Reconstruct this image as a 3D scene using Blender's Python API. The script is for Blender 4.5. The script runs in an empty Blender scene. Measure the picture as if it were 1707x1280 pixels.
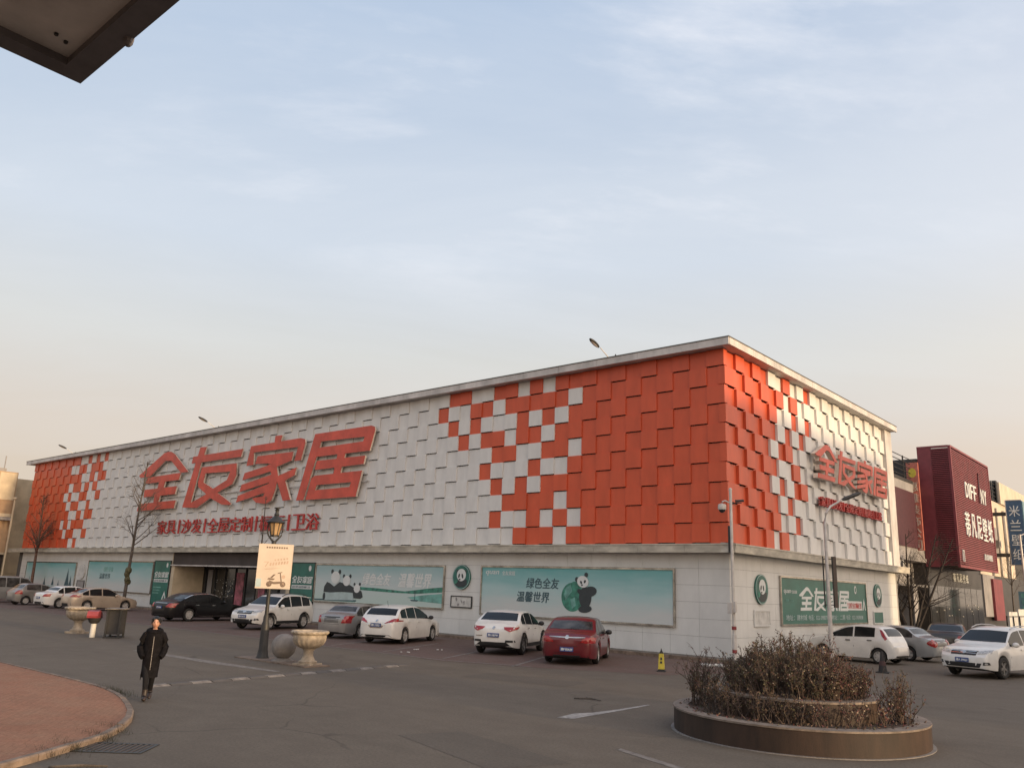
import bpy, bmesh, math, random
from mathutils import Vector, Matrix
from mathutils.bvhtree import BVHTree
R = math.radians
rnd = random.Random(7)
sc = bpy.context.scene
COL = sc.collection

# ------------------------------------------------------------------ camera
cam_d = bpy.data.cameras.new('camera'); cam = bpy.data.objects.new('camera', cam_d); COL.objects.link(cam)
yaw, pitch, roll = -0.715138665, 0.241469405, 0.0367526548
fw = Vector((math.cos(pitch)*math.sin(yaw), math.cos(pitch)*math.cos(yaw), math.sin(pitch)))
rt = Vector((math.cos(yaw), -math.sin(yaw), 0)); up = rt.cross(fw)
rt2 = math.cos(roll)*rt + math.sin(roll)*up; up2 = -math.sin(roll)*rt + math.cos(roll)*up
CAM = Vector((14.93036, -30.4479, 2.38445))
cam.matrix_world = Matrix(((rt2.x, up2.x, -fw.x, CAM.x), (rt2.y, up2.y, -fw.y, CAM.y), (rt2.z, up2.z, -fw.z, CAM.z), (0, 0, 0, 1)))
cam_d.sensor_width = 36; cam_d.lens = 1379.654/1707*36; cam_d.clip_end = 3000; cam_d.clip_start = 0.05
sc.camera = cam

# ------------------------------------------------------------------ sun, sky, exposure
SUN_AZ, SUN_EL = R(1), R(3.8)           # azimuth from +x towards +y
sun_dir = Vector((math.cos(SUN_EL)*math.cos(SUN_AZ), math.cos(SUN_EL)*math.sin(SUN_AZ), math.sin(SUN_EL)))
sd = bpy.data.lights.new('sun', 'SUN'); sd.energy = 2.7; sd.angle = R(1.6); sd.color = (1.0, 0.72, 0.42)
so = bpy.data.objects.new('sun', sd); COL.objects.link(so)
so.rotation_euler = sun_dir.to_track_quat('Z', 'Y').to_euler(); so.location = (0, 0, 60)
world = bpy.data.worlds.new('World'); sc.world = world; world.use_nodes = True
wn = world.node_tree; wn.nodes.clear()
def WN(t, **k):
    n = wn.nodes.new(t)
    for a, b in k.items(): setattr(n, a, b)
    return n
wl = wn.links.new
out = WN('ShaderNodeOutputWorld'); bg = WN('ShaderNodeBackground'); bg.inputs[1].default_value = 0.1
wl(bg.outputs[0], out.inputs[0])
sky = WN('ShaderNodeTexSky', sky_type='NISHITA', sun_disc=False)
sky.sun_elevation = SUN_EL; sky.sun_rotation = R(90) - SUN_AZ; sky.altitude = 50; sky.air_density = 1.0; sky.dust_density = 2.0; sky.ozone_density = 2.0
tc = WN('ShaderNodeTexCoord'); sep = WN('ShaderNodeSeparateXYZ'); wl(tc.outputs['Generated'], sep.inputs[0])
def M(op, a, b=None, c=None):
    n = WN('ShaderNodeMath', operation=op)
    for i, v in enumerate((a, b, c)):
        if v is None: continue
        if isinstance(v, (int, float)): n.inputs[i].default_value = v
        else: wl(v, n.inputs[i])
    return n.outputs[0]
def MIX(f, a, b):
    n = WN('ShaderNodeMix', data_type='RGBA')
    for i, v in ((0, f), (6, a), (7, b)):
        if isinstance(v, (int, float)): n.inputs[i].default_value = v
        elif isinstance(v, tuple): n.inputs[i].default_value = v
        else: wl(v, n.inputs[i])
    return n.outputs[2]
z = sep.outputs[2]
zc = M('MAXIMUM', z, 0.0)
# dusty sky: blue overhead, milky in the middle, warm towards the horizon; broad sun-side aureole added for more light on walls and ground
def CRAMP(f, stops):
    n = WN('ShaderNodeValToRGB'); wl(f, n.inputs[0]); e = n.color_ramp.elements
    while len(e) < len(stops): e.new(0.5)
    for x, (p, c) in zip(e, stops): x.position = p; x.color = tuple(v/10 for v in c)+(1,)
    m = WN('ShaderNodeMix', data_type='RGBA', blend_type='MULTIPLY'); m.inputs[0].default_value = 1; wl(n.outputs[0], m.inputs[6]); m.inputs[7].default_value = (10, 10, 10, 1); return m.outputs[2]
grad = CRAMP(zc, ((0.0, (6.0, 4.8, 3.8)), (.16, (6.2, 5.25, 4.4)), (.26, (6.1, 6.0, 5.7)), (.375, (5.45, 6.0, 6.75)), (.64, (3.65, 4.7, 6.3)), (1.0, (2.7, 3.7, 5.6))))
base = MIX(0.80, sky.outputs[0], grad)
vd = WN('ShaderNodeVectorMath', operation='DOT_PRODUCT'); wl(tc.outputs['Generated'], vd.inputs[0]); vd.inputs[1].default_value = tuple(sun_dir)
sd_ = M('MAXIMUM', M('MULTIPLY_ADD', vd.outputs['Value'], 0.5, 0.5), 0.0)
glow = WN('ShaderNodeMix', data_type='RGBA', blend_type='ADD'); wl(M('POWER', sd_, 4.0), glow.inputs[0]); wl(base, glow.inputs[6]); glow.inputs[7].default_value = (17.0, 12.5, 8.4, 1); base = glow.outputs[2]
CLOUD_OFF = 3.1
den = M('ADD', zc, 0.12)
cx = M('DIVIDE', sep.outputs[0], den); cy = M('DIVIDE', sep.outputs[1], den)
cmb = WN('ShaderNodeCombineXYZ'); wl(M('ADD', M('ADD', M('MULTIPLY', cx, 0.55), M('MULTIPLY', cy, 0.35)), CLOUD_OFF), cmb.inputs[0]); wl(M('MULTIPLY', M('SUBTRACT', cy, cx), 0.9), cmb.inputs[1])
nz = WN('ShaderNodeTexNoise'); nz.inputs['Scale'].default_value = 0.75; nz.inputs['Detail'].default_value = 9; nz.inputs['Roughness'].default_value = 0.62; nz.inputs['Distortion'].default_value = 0.5
wl(cmb.outputs[0], nz.inputs['Vector'])
nz2 = WN('ShaderNodeTexNoise'); nz2.inputs['Scale'].default_value = 2.6; nz2.inputs['Detail'].default_value = 8; nz2.inputs['Roughness'].default_value = 0.6
wl(cmb.outputs[0], nz2.inputs['Vector'])
def RAMP(f, stops):
    n = WN('ShaderNodeValToRGB'); wl(f, n.inputs[0]); e = n.color_ramp.elements
    e[0].position, e[0].color = stops[0][0], (stops[0][1],)*3+(1,); e[1].position, e[1].color = stops[1][0], (stops[1][1],)*3+(1,)
    return n.outputs[0]
veil = RAMP(nz.outputs[0], ((0.38, 0.0), (0.66, 1.0)))
puff = M('MULTIPLY', RAMP(nz2.outputs[0], ((0.50, 0.0), (0.70, 1.0))), RAMP(nz.outputs[0], ((0.46, 0.0), (0.60, 1.0))))
base = MIX(M('MULTIPLY', M('MULTIPLY', veil, RAMP(zc, ((.10, 0.25), (.42, 1.0)))), 0.34), base, (6.1, 6.35, 6.75, 1))
base = MIX(M('MULTIPLY', M('MULTIPLY', puff, RAMP(zc, ((.30, 0.0), (.56, 1.0)))), 0.75), base, (7.4, 7.35, 7.6, 1))
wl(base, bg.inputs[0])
vs = sc.view_settings; vs.view_transform = 'Standard'; vs.look = 'None'; vs.gamma = 1; vs.exposure = 0.47; vs.use_curve_mapping = False

# ------------------------------------------------------------------ helpers
def mat(name, col, rough=0.7, metal=0.0, var=0.12, scale=3.0, bump=0.0, bscale=40.0, coat=0.0, spec=0.5, stretch=None, col2=None, cut=(0.35, 0.7), emit=None, objco=False, alpha=None, trans=0.0):
    m = bpy.data.materials.new(name); m.use_nodes = True; nt = m.node_tree; b = nt.nodes['Principled BSDF']; L = nt.links.new
    b.inputs['Roughness'].default_value = rough; b.inputs['Metallic'].default_value = metal; b.inputs['Coat Weight'].default_value = coat; b.inputs['Specular IOR Level'].default_value = spec
    b.inputs['Coat Roughness'].default_value = 0.08; b.inputs['Transmission Weight'].default_value = trans
    c = tuple(col)+(1,); b.inputs['Base Color'].default_value = c
    if var or bump:
        t = nt.nodes.new('ShaderNodeTexCoord'); g = nt.nodes.new('ShaderNodeNewGeometry'); v = t.outputs['Object'] if objco else g.outputs['Position']
        if stretch:
            mp = nt.nodes.new('ShaderNodeMapping'); mp.inputs['Scale'].default_value = stretch; L(v, mp.inputs[0]); v = mp.outputs[0]
    if var:
        n = nt.nodes.new('ShaderNodeTexNoise'); n.inputs['Scale'].default_value = scale; n.inputs['Detail'].default_value = 6; n.inputs['Roughness'].default_value = 0.62; L(v, n.inputs['Vector'])
        r = nt.nodes.new('ShaderNodeValToRGB'); L(n.outputs[0], r.inputs[0]); e = r.color_ramp.elements
        d = col2 if col2 else tuple(x*(1-2*var) for x in col)
        e[0].position, e[1].position = cut; e[0].color = tuple(d)+(1,); e[1].color = c if col2 else tuple(min(1, x*(1+var*.6)) for x in col)+(1,)
        L(r.outputs[0], b.inputs['Base Color'])
    if bump:
        n2 = nt.nodes.new('ShaderNodeTexNoise'); n2.inputs['Scale'].default_value = bscale; n2.inputs['Detail'].default_value = 4; L(v, n2.inputs['Vector'])
        bp = nt.nodes.new('ShaderNodeBump'); bp.inputs['Strength'].default_value = bump; bp.inputs['Distance'].default_value = 0.02; L(n2.outputs[0], bp.inputs['Height']); L(bp.outputs[0], b.inputs['Normal'])
    if emit: b.inputs['Emission Color'].default_value = tuple(emit[:3])+(1,); b.inputs['Emission Strength'].default_value = emit[3]
    return m

class MB:
    def __init__(s): s.v = []; s.f = []; s.m = []
    def add(s, vs, fs, mi=0):
        o = len(s.v); s.v += [tuple(p) for p in vs]; s.f += [tuple(i+o for i in f) for f in fs]; s.m += [mi]*len(fs); return s
    def box(s, x0, x1, y0, y1, z0, z1, mi=0):
        return s.add([(x0,y0,z0),(x1,y0,z0),(x1,y1,z0),(x0,y1,z0),(x0,y0,z1),(x1,y0,z1),(x1,y1,z1),(x0,y1,z1)], [(0,3,2,1),(4,5,6,7),(0,1,5,4),(1,2,6,5),(2,3,7,6),(3,0,4,7)], mi)
    def hollow(s, x0, x1, y0, y1, z0, z1, mi=0):
        return s.add([(x0,y0,z0),(x1,y0,z0),(x1,y1,z0),(x0,y1,z0),(x0,y0,z1),(x1,y0,z1),(x1,y1,z1),(x0,y1,z1)], [(4,5,6,7),(0,1,5,4),(1,2,6,5),(2,3,7,6),(3,0,4,7)], mi)
    def prism(s, poly, P, d0, d1, mi=0):
        n = len(poly); vs = [P(u, v, d0) for u, v in poly]+[P(u, v, d1) for u, v in poly]
        return s.add(vs, [tuple(range(n-1, -1, -1)), tuple(range(n, 2*n))]+[(i, (i+1) % n, n+(i+1) % n, n+i) for i in range(n)], mi)
    def tube(s, pts, rad, n=6, mi=0, cap=True):
        pts = [Vector(p) for p in pts]; k = len(pts); vs = []
        if not hasattr(rad, '__len__'): rad = [rad]*k
        for i, p in enumerate(pts):
            d = (pts[min(i+1, k-1)]-pts[max(i-1, 0)])
            d = d.normalized() if d.length > 1e-9 else Vector((0, 0, 1))
            a = d.cross(Vector((0, 0, 1)) if abs(d.z) < .95 else Vector((1, 0, 0))).normalized(); b = d.cross(a)
            for j in range(n):
                t = 2*math.pi*j/n; vs.append(p+(a*math.cos(t)+b*math.sin(t))*rad[i])
        fs = [(i*n+j, i*n+(j+1) % n, (i+1)*n+(j+1) % n, (i+1)*n+j) for i in range(k-1) for j in range(n)]
        if cap: fs += [tuple(range(n-1, -1, -1)), tuple((k-1)*n+j for j in range(n))]
        return s.add(vs, fs, mi)
    def lathe(s, prof, n=24, c=(0, 0, 0), axis='z', mi=0, cap=True):
        vs = []
        for r, h in prof:
            for j in range(n):
                t = 2*math.pi*j/n; a, b = r*math.cos(t), r*math.sin(t)
                p = (a, b, h) if axis == 'z' else ((a, h, b) if axis == 'y' else (h, a, b))
                vs.append((p[0]+c[0], p[1]+c[1], p[2]+c[2]))
        k = len(prof); fs = [(i*n+j, i*n+(j+1) % n, (i+1)*n+(j+1) % n, (i+1)*n+j) for i in range(k-1) for j in range(n)]
        if cap: fs += [tuple(range(n-1, -1, -1)), tuple((k-1)*n+j for j in range(n))]
        return s.add(vs, fs, mi)
    def blob(s, c, r, nu=12, nv=8, mi=0, rot=None):
        vs = []; 
        for i in range(nv+1):
            ph = math.pi*i/nv
            for j in range(nu):
                t = 2*math.pi*j/nu; p = Vector((r[0]*math.sin(ph)*math.cos(t), r[1]*math.sin(ph)*math.sin(t), r[2]*math.cos(ph)))
                if rot: p = rot @ p
                vs.append((p.x+c[0], p.y+c[1], p.z+c[2]))
        return s.add(vs, [(i*nu+j, i*nu+(j+1) % nu, (i+1)*nu+(j+1) % nu, (i+1)*nu+j) for i in range(nv) for j in range(nu)], mi)
    def mesh(s, name, mats, smooth=None, fix=True):
        me = bpy.data.meshes.new(name); me.from_pydata(s.v, [], s.f)
        for m in (mats if isinstance(mats, (list, tuple)) else [mats]): me.materials.append(m)
        if any(s.m): me.polygons.foreach_set('material_index', s.m)
        if fix:
            bm = bmesh.new(); bm.from_mesh(me); bmesh.ops.remove_doubles(bm, verts=bm.verts, dist=1e-5); bmesh.ops.recalc_face_normals(bm, faces=bm.faces); bm.to_mesh(me); bm.free()
        if smooth is not None:
            me.shade_smooth()
            if smooth < 180: me.set_sharp_from_angle(angle=R(smooth))
        return me
def tag(o, label=None, cat=None, group=None, kind=None):
    if label: o['label'] = label
    if cat: o['category'] = cat
    if group: o['group'] = group
    if kind: o['kind'] = kind
    return o
def thing(name, label, cat, loc=(0, 0, 0), rz=0.0, group=None):
    o = bpy.data.objects.new(name, None); COL.objects.link(o); o.location = loc; o.rotation_euler = (0, 0, rz); o.empty_display_size = .3
    return tag(o, label, cat, group)
def link(name, me, parent=None, world=False):
    o = bpy.data.objects.new(name, me); COL.objects.link(o)
    if parent:
        o.parent = parent
        if world: o.matrix_parent_inverse = Matrix.Translation(-Vector(parent.location)) if parent.type == 'EMPTY' else Matrix.Identity(4)
    return o
def part(name, mb, mats, parent=None, world=False, smooth=None, fix=True):
    return link(name, mb.mesh(name, mats, smooth, fix), parent, world)
def struct(name, mb, mats, smooth=None, label=None):
    o = part(name, mb, mats, smooth=smooth); return tag(o, label, kind='structure')
PF = lambda u, v, d: (u, -d, v)       # on the long facade (d outwards)
PS = lambda u, v, d: (d, u, v)        # on the side facade
def plane(O, U, V):
    O, U, V = Vector(O), Vector(U).normalized(), Vector(V).normalized(); N = U.cross(V)
    return lambda u, v, d: tuple(O+U*u+V*v+N*d)
_tc = {}
def glyphs(body, bold=0.0, res=2, shear=0.0):
    k = (body, bold, res, shear)
    if k not in _tc:
        cu = bpy.data.curves.new('t', 'FONT'); cu.body = body; cu.resolution_u = res; cu.offset = bold; cu.shear = shear; cu.fill_mode = 'FRONT'
        o = bpy.data.objects.new('t', cu); COL.objects.link(o); dg = bpy.context.evaluated_depsgraph_get()
        me = bpy.data.meshes.new_from_object(o.evaluated_get(dg)); bpy.data.objects.remove(o)
        bm = bmesh.new(); bm.from_mesh(me); bmesh.ops.remove_doubles(bm, verts=bm.verts, dist=1e-4); bmesh.ops.dissolve_limit(bm, angle_limit=R(1), verts=bm.verts, edges=bm.edges)
        bm.verts.index_update()
        vs = [(v.co.x, v.co.y) for v in bm.verts]; fs = [tuple(v.index for v in f.verts) for f in bm.faces]; es = [tuple(v.index for v in e.verts) for e in bm.edges if len(e.link_faces) == 1]
        bm.free(); _tc[k] = (vs, fs, es)
    return _tc[k]
def lettering(mb, body, P, u0, v0, w, h, d0, d1, mi=0, bold=0.0, shear=0.0):
    vs, fs, es = glyphs(body, 0.0, 2, shear)
    if not vs: return mb
    x0 = min(p[0] for p in vs); x1 = max(p[0] for p in vs); y0 = min(p[1] for p in vs); y1 = max(p[1] for p in vs)
    n = len(vs); k = bold*2.2*h; sh = ((0, 0),) if bold < .004 else ((-k, 0), (k, 0), (0, -k*.8), (0, k*.8)) if bold >= .012 else ((-k, 0), (k, 0))
    for i, (a_, b_) in enumerate(sh):           # heavier weight: strokes laid side by side, each a hair prouder
        q = [(u0+(x-x0)/(x1-x0)*w+a_, v0+(y-y0)/(y1-y0)*h+b_) for x, y in vs]; e = d1+i*min(.002, (d1-d0)*.2)
        mb.add([P(u, v, e) for u, v in q]+[P(u, v, d0) for u, v in q], [f for f in fs]+[(a, b, b+n, a+n) for a, b in es], mi)
    return mb

# ------------------------------------------------------------------ materials
M_ = {}
def dm(k, *a, **kw): M_[k] = mat(k, *a, **kw); return M_[k]
dm('orange', (0.60, 0.098, 0.040), .42, var=.08, scale=1.3, stretch=(1, 1, .35), bump=.05, bscale=25, spec=.4)
dm('white_panel', (0.67, 0.66, 0.64), .5, var=.06, scale=1.6, stretch=(1, 1, .3), bump=.05, bscale=25, spec=.4)
dm('fascia', (0.58, 0.55, 0.53), .55, var=.16, scale=1.1, stretch=(1, 1, .6), bump=.05)
dm('flashing', (0.10, 0.095, 0.09), .6, var=.1)
dm('cornice', (0.56, 0.52, 0.44), .7, var=.18, scale=1.2, stretch=(1, 1, 2.5), bump=.08)
dm('stone', (0.655, 0.655, 0.635), .38, var=.06, scale=.9, stretch=(1, 1, .5), bump=.04, bscale=60)
dm('joint', (0.10, 0.095, 0.09), .9, var=0)
dm('wall_core', (0.30, 0.29, 0.28), .9, var=.1)
dm('sign_red', (0.62, 0.085, 0.05), .45, var=.14, scale=1.2, bump=.02)
dm('sign_red_small', (0.50, 0.045, 0.04), .45, var=.14, scale=2)
dm('sign_edge', (0.68, 0.58, 0.50), .5, var=.1)
dm('chrome', (0.50, 0.47, 0.42), .25, metal=.85, var=.25, scale=2.2)
dm('green', (0.028, 0.155, 0.125), .4, var=.14, scale=1.0)
dm('print_white', (0.66, 0.68, 0.67), .5, var=.04)
dm('print_black', (0.035, 0.045, 0.05), .5, var=.1)
dm('print_dark', (0.05, 0.10, 0.12), .5, var=.05)
dm('print_green', (0.06, 0.26, 0.19), .5, var=.3, scale=4)
dm('print_teal', (0.18, 0.42, 0.37), .5, var=.25, scale=2)
dm('print_pale', (0.42, 0.52, 0.52), .5, var=.1, scale=2)
dm('dark_glass', (0.022, 0.024, 0.026), .08, var=0, spec=.6)
dm('dark_metal', (0.035, 0.035, 0.036), .5, var=.15)
dm('band_dark', (0.055, 0.042, 0.04), .6, var=.2, scale=1)
dm('pink_print', (0.42, 0.12, 0.17), .45, var=.35, scale=2.2)
dm('paper', (0.60, 0.59, 0.56), .8, var=.12, scale=3)
dm('granite', (0.24, 0.215, 0.195), .75, var=.15, scale=5, bump=.2, bscale=30)
dm('carved_stone', (0.42, 0.345, 0.26), .8, var=.2, scale=6, bump=.25, bscale=25)
dm('iron', (0.030, 0.029, 0.028), .5, var=.2)
dm('poster', (0.62, 0.52, 0.42), .5, var=.05, scale=2)
dm('poster_ink', (0.20, 0.14, 0.10), .6, var=.15)
dm('poster_faint', (0.56, 0.40, 0.30), .6, var=.1)
dm('amber_glass', (0.40, 0.26, 0.13), .3, var=.15)
dm('galv', (0.58, 0.55, 0.52), .45, metal=.2, var=.12)
dm('yellow', (0.62, 0.50, 0.06), .5, var=.12, scale=8)
dm('rubber', (0.028, 0.026, 0.026), .75, var=.15)
dm('bin_red', (0.30, 0.045, 0.05), .45, var=.2)
dm('bark', (0.12, 0.098, 0.082), .9, var=.25, scale=8, bump=.3)
dm('bark_dark', (0.042, 0.033, 0.029), .9, var=.25, scale=8)
dm('bark_red', (0.15, 0.085, 0.062), .9, var=.25, scale=8)
dm('twig', (0.105, 0.072, 0.055), .85, var=.3, scale=9)
dm('leaf_olive', (0.12, 0.105, 0.048), .7, var=.4, scale=14)
dm('leaf_brown', (0.17, 0.105, 0.070), .75, var=.4, scale=14)
dm('leaf_red', (0.23, 0.078, 0.066), .7, var=.4, scale=14)
dm('leaf_pale', (0.46, 0.37, 0.26), .7, var=.2, scale=14)
dm('soil', (0.12, 0.082, 0.058), .95, var=.3, scale=6, bump=.6, bscale=30)
dm('planter_wall', (0.046, 0.025, 0.015), .7, var=.3, scale=2.2, stretch=(1, 1, .25), bump=.1)
dm('planter_top', (0.235, 0.185, 0.148), .8, var=.22, scale=6, bump=.2)
dm('kerb', (0.24, 0.175, 0.13), .85, var=.25, scale=3.5, bump=.2)
dm('paint_white', (0.36, 0.33, 0.30), .8, var=.35, scale=7, cut=(.25, .7))
dm('paint_worn', (0.235, 0.205, 0.18), .85, var=.3, scale=6, cut=(.3, .75))
dm('skin', (0.52, 0.28, 0.19), .55, var=.06)
dm('coat', (0.0075, 0.0065, 0.008), .8, var=.3, scale=12, spec=.15, bump=.5, bscale=14, objco=True)
dm('trouser', (0.010, 0.010, 0.012), .85, var=.1, spec=.2)
dm('hair', (0.008, 0.007, 0.007), .5, var=.1)
dm('boot', (0.030, 0.018, 0.014), .5, var=.2)
dm('zip', (0.30, 0.28, 0.27), .4, metal=.3, var=.3, scale=60)
dm('maroon', (0.21, 0.038, 0.048), .5, var=.14, scale=1.2)
dm('maroon_dark', (0.060, 0.012, 0.020), .6, var=.12)
dm('shop_dark', (0.030, 0.027, 0.025), .4, var=.3, scale=.8)
dm('plaster_grey', (0.30, 0.285, 0.28), .8, var=.15, scale=.7)
dm('plaster_cream', (0.62, 0.53, 0.42), .8, var=.1, scale=.7)
dm('tan_wall', (0.46, 0.31, 0.19), .85, var=.2, scale=.5)
dm('cream_wall', (0.60, 0.50, 0.36), .85, var=.15, scale=.6)
dm('blue_sign', (0.055, 0.11, 0.20), .5, var=.15)
dm('blue_pale', (0.16, 0.28, 0.33), .5, var=.1)
dm('sign_salmon', (0.55, 0.17, 0.12), .5, var=.2)
dm('canopy_under', (0.80, 0.72, 0.68), .8, var=.2, scale=1.5)
dm('canopy_rim', (0.20, 0.18, 0.19), .7, var=.2)
dm('litter', (0.62, 0.60, 0.56), .7, var=.1)
dm('plastic_black', (0.02, 0.02, 0.021), .5, var=.1)
dm('tyre', (0.02, 0.019, 0.018), .8, var=.1)
dm('rim', (0.52, 0.50, 0.48), .35, metal=.25, var=.1)
dm('rim_dark', (0.16, 0.155, 0.15), .4, metal=.2, var=.1)
dm('lamp_red', (0.36, 0.018, 0.02), .15, var=.2, scale=12, objco=True, coat=.5)
dm('lamp_clear', (0.50, 0.49, 0.47), .12, var=.3, scale=14, objco=True, coat=.6)
dm('car_glass', (0.012, 0.013, 0.014), .10, var=0, spec=.32)
dm('car_glass_thin', (0.075, 0.070, 0.066), .10, var=.4, scale=2.5, objco=True, spec=.35)
dm('plate_blue', (0.03, 0.065, 0.22), .4, var=.05)
dm('chrome_trim', (0.62, 0.60, 0.57), .15, metal=.9, var=.1)
def paint(k, c, metal=0.0): dm(k, c, .32, metal=metal, var=.07, scale=1.2, coat=.55, objco=True)
paint('paint_car_white', (0.72, 0.70, 0.66)); paint('paint_car_red', (0.13, 0.008, 0.014), .1); dm('paint_car_black', (0.008, 0.007, 0.008), .3, var=.05, coat=.15, objco=True, spec=.35); paint('paint_car_silver', (0.30, 0.29, 0.28), .35)
paint('paint_car_beige', (0.50, 0.41, 0.32), .3); paint('paint_car_grey', (0.24, 0.225, 0.21), .3); paint('paint_car_dark', (0.035, 0.032, 0.03)); paint('paint_car_silverblue', (0.36, 0.37, 0.37), .3)
def billboard_mat(name, top, mid, bot, z0, z1):
    m = bpy.data.materials.new(name); m.use_nodes = True; nt = m.node_tree; b = nt.nodes['Principled BSDF']; L = nt.links.new; b.inputs['Roughness'].default_value = .35
    g = nt.nodes.new('ShaderNodeNewGeometry'); s = nt.nodes.new('ShaderNodeSeparateXYZ'); L(g.outputs['Position'], s.inputs[0])
    n = nt.nodes.new('ShaderNodeTexNoise'); n.inputs['Scale'].default_value = .8; n.inputs['Detail'].default_value = 5; mp = nt.nodes.new('ShaderNodeMapping'); mp.inputs['Scale'].default_value = (.5, .5, 2.2); L(g.outputs['Position'], mp.inputs[0]); L(mp.outputs[0], n.inputs['Vector'])
    mr = nt.nodes.new('ShaderNodeMapRange'); L(s.outputs[2], mr.inputs[0]); mr.inputs[1].default_value = z0; mr.inputs[2].default_value = z1
    a = nt.nodes.new('ShaderNodeMath'); a.operation = 'MULTIPLY_ADD'; L(n.outputs[0], a.inputs[0]); a.inputs[1].default_value = .5; a.inputs[2].default_value = -.25
    c = nt.nodes.new('ShaderNodeMath'); c.operation = 'ADD'; L(mr.outputs[0], c.inputs[0]); L(a.outputs[0], c.inputs[1])
    r = nt.nodes.new('ShaderNodeValToRGB'); L(c.outputs[0], r.inputs[0]); e = r.color_ramp.elements; e[0].position = .15; e[0].color = bot+(1,); e[1].position = .98; e[1].color = top+(1,); x = e.new(.55); x.color = mid+(1,)
    L(r.outputs[0], b.inputs['Base Color']); return m
# ------------------------------------------------------------------ ground, roads, pavements
def ground_mat(name, c1, c2, c3, s1=.12, s2=1.3, bump=.15, bricks=None, cracks=False):
    m = bpy.data.materials.new(name); m.use_nodes = True; nt = m.node_tree; b = nt.nodes['Principled BSDF']; L = nt.links.new; b.inputs['Roughness'].default_value = .85; b.inputs['Specular IOR Level'].default_value = .25
    g = nt.nodes.new('ShaderNodeNewGeometry'); P = g.outputs['Position']
    def noise(s, d, vec=P):
        n = nt.nodes.new('ShaderNodeTexNoise'); n.inputs['Scale'].default_value = s; n.inputs['Detail'].default_value = d; n.inputs['Roughness'].default_value = .65; L(vec, n.inputs['Vector']); return n.outputs[0]
    def ramp(f, p0, a, p1, c):
        r = nt.nodes.new('ShaderNodeValToRGB'); L(f, r.inputs[0]); e = r.color_ramp.elements; e[0].position = p0; e[1].position = p1; e[0].color = a+(1,); e[1].color = c+(1,); return r.outputs[0]
    def mix(f, a, c, mode='MIX'):
        n = nt.nodes.new('ShaderNodeMix'); n.data_type = 'RGBA'; n.blend_type = mode
        for i, v in ((0, f), (6, a), (7, c)):
            if isinstance(v, (int, float)): n.inputs[i].default_value = v
            elif isinstance(v, tuple): n.inputs[i].default_value = v
            else: L(v, n.inputs[i])
        return n.outputs[2]
    col = ramp(noise(s1, 5), .35, c1, .68, c2)
    col = mix(ramp(noise(s2, 7), .42, (0, 0, 0), .72, (.7,)*3), col, c3+(1,))
    mp = nt.nodes.new('ShaderNodeMapping'); mp.inputs['Rotation'].default_value = (0, 0, .25); mp.inputs['Scale'].default_value = (.08, .7, 1); L(P, mp.inputs[0])
    col = mix(ramp(noise(1.0, 4, mp.outputs[0]), .5, (0, 0, 0), .75, (.45,)*3), col, tuple(x*.72 for x in c1)+(1,))
    h = noise(60, 3)
    sp = nt.nodes.new('ShaderNodeTexNoise'); sp.inputs['Scale'].default_value = 22; sp.inputs['Detail'].default_value = 5; sp.inputs['Roughness'].default_value = .8; L(P, sp.inputs['Vector'])
    col = mix(ramp(sp.outputs[0], .36, (.55,)*3, .52, (0, 0, 0)), col, tuple(x*.55 for x in c1)+(1,)); col = mix(ramp(sp.outputs[0], .58, (0, 0, 0), .72, (.6,)*3), col, tuple(min(1, x*1.5) for x in c3)+(1,))
    if cracks:
        dn = nt.nodes.new('ShaderNodeTexNoise'); dn.inputs['Scale'].default_value = .9; dn.inputs['Detail'].default_value = 5; L(P, dn.inputs['Vector'])
        ad = nt.nodes.new('ShaderNodeMix'); ad.data_type = 'VECTOR'; ad.inputs[0].default_value = .35; L(P, ad.inputs[4]); L(dn.outputs['Color'], ad.inputs[5])
        vo = nt.nodes.new('ShaderNodeTexVoronoi'); vo.feature = 'DISTANCE_TO_EDGE'; vo.inputs['Scale'].default_value = .42; L(ad.outputs[1], vo.inputs['Vector'])
        ck = ramp(vo.outputs['Distance'], .002, (1,)*3, .009, (0, 0, 0)); ck = mix(1.0, ck, ramp(noise(.17, 3), .50, (0, 0, 0), .60, (.5,)*3), 'MULTIPLY'); col = mix(ck, col, tuple(x*.35 for x in c1)+(1,))
        col = mix(ramp(noise(.55, 3), .66, (0, 0, 0), .74, (.5,)*3), col, tuple(x*.62 for x in c1)+(1,))
    if bricks:
        mp = nt.nodes.new('ShaderNodeMapping'); mp.inputs['Rotation'].default_value = (0, 0, bricks[0]); L(P, mp.inputs[0])
        br = nt.nodes.new('ShaderNodeTexBrick'); L(mp.outputs[0], br.inputs['Vector']); br.inputs['Scale'].default_value = 1; br.inputs['Brick Width'].default_value = bricks[1]; br.inputs['Row Height'].default_value = bricks[2]; br.inputs['Mortar Size'].default_value = .008
        br.inputs['Color1'].default_value = (1, 1, 1, 1); br.inputs['Color2'].default_value = (.8, .8, .8, 1); br.inputs['Mortar'].default_value = (.72, .70, .68, 1)
        col = mix(ramp(noise(.7, 4), .3, (.85,)*3, .7, (.25,)*3), col, mix(1.0, col, br.outputs[0], 'MULTIPLY')); h = br.outputs['Fac']
    L(col, b.inputs['Base Color'])
    bp = nt.nodes.new('ShaderNodeBump'); bp.inputs['Strength'].default_value = bump; bp.inputs['Distance'].default_value = .01; L(h, bp.inputs['Height']); L(bp.outputs[0], b.inputs['Normal'])
    return m
asphalt = ground_mat('asphalt', (0.118, 0.096, 0.074), (0.140, 0.115, 0.089), (0.158, 0.131, 0.102), cracks=True)
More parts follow.
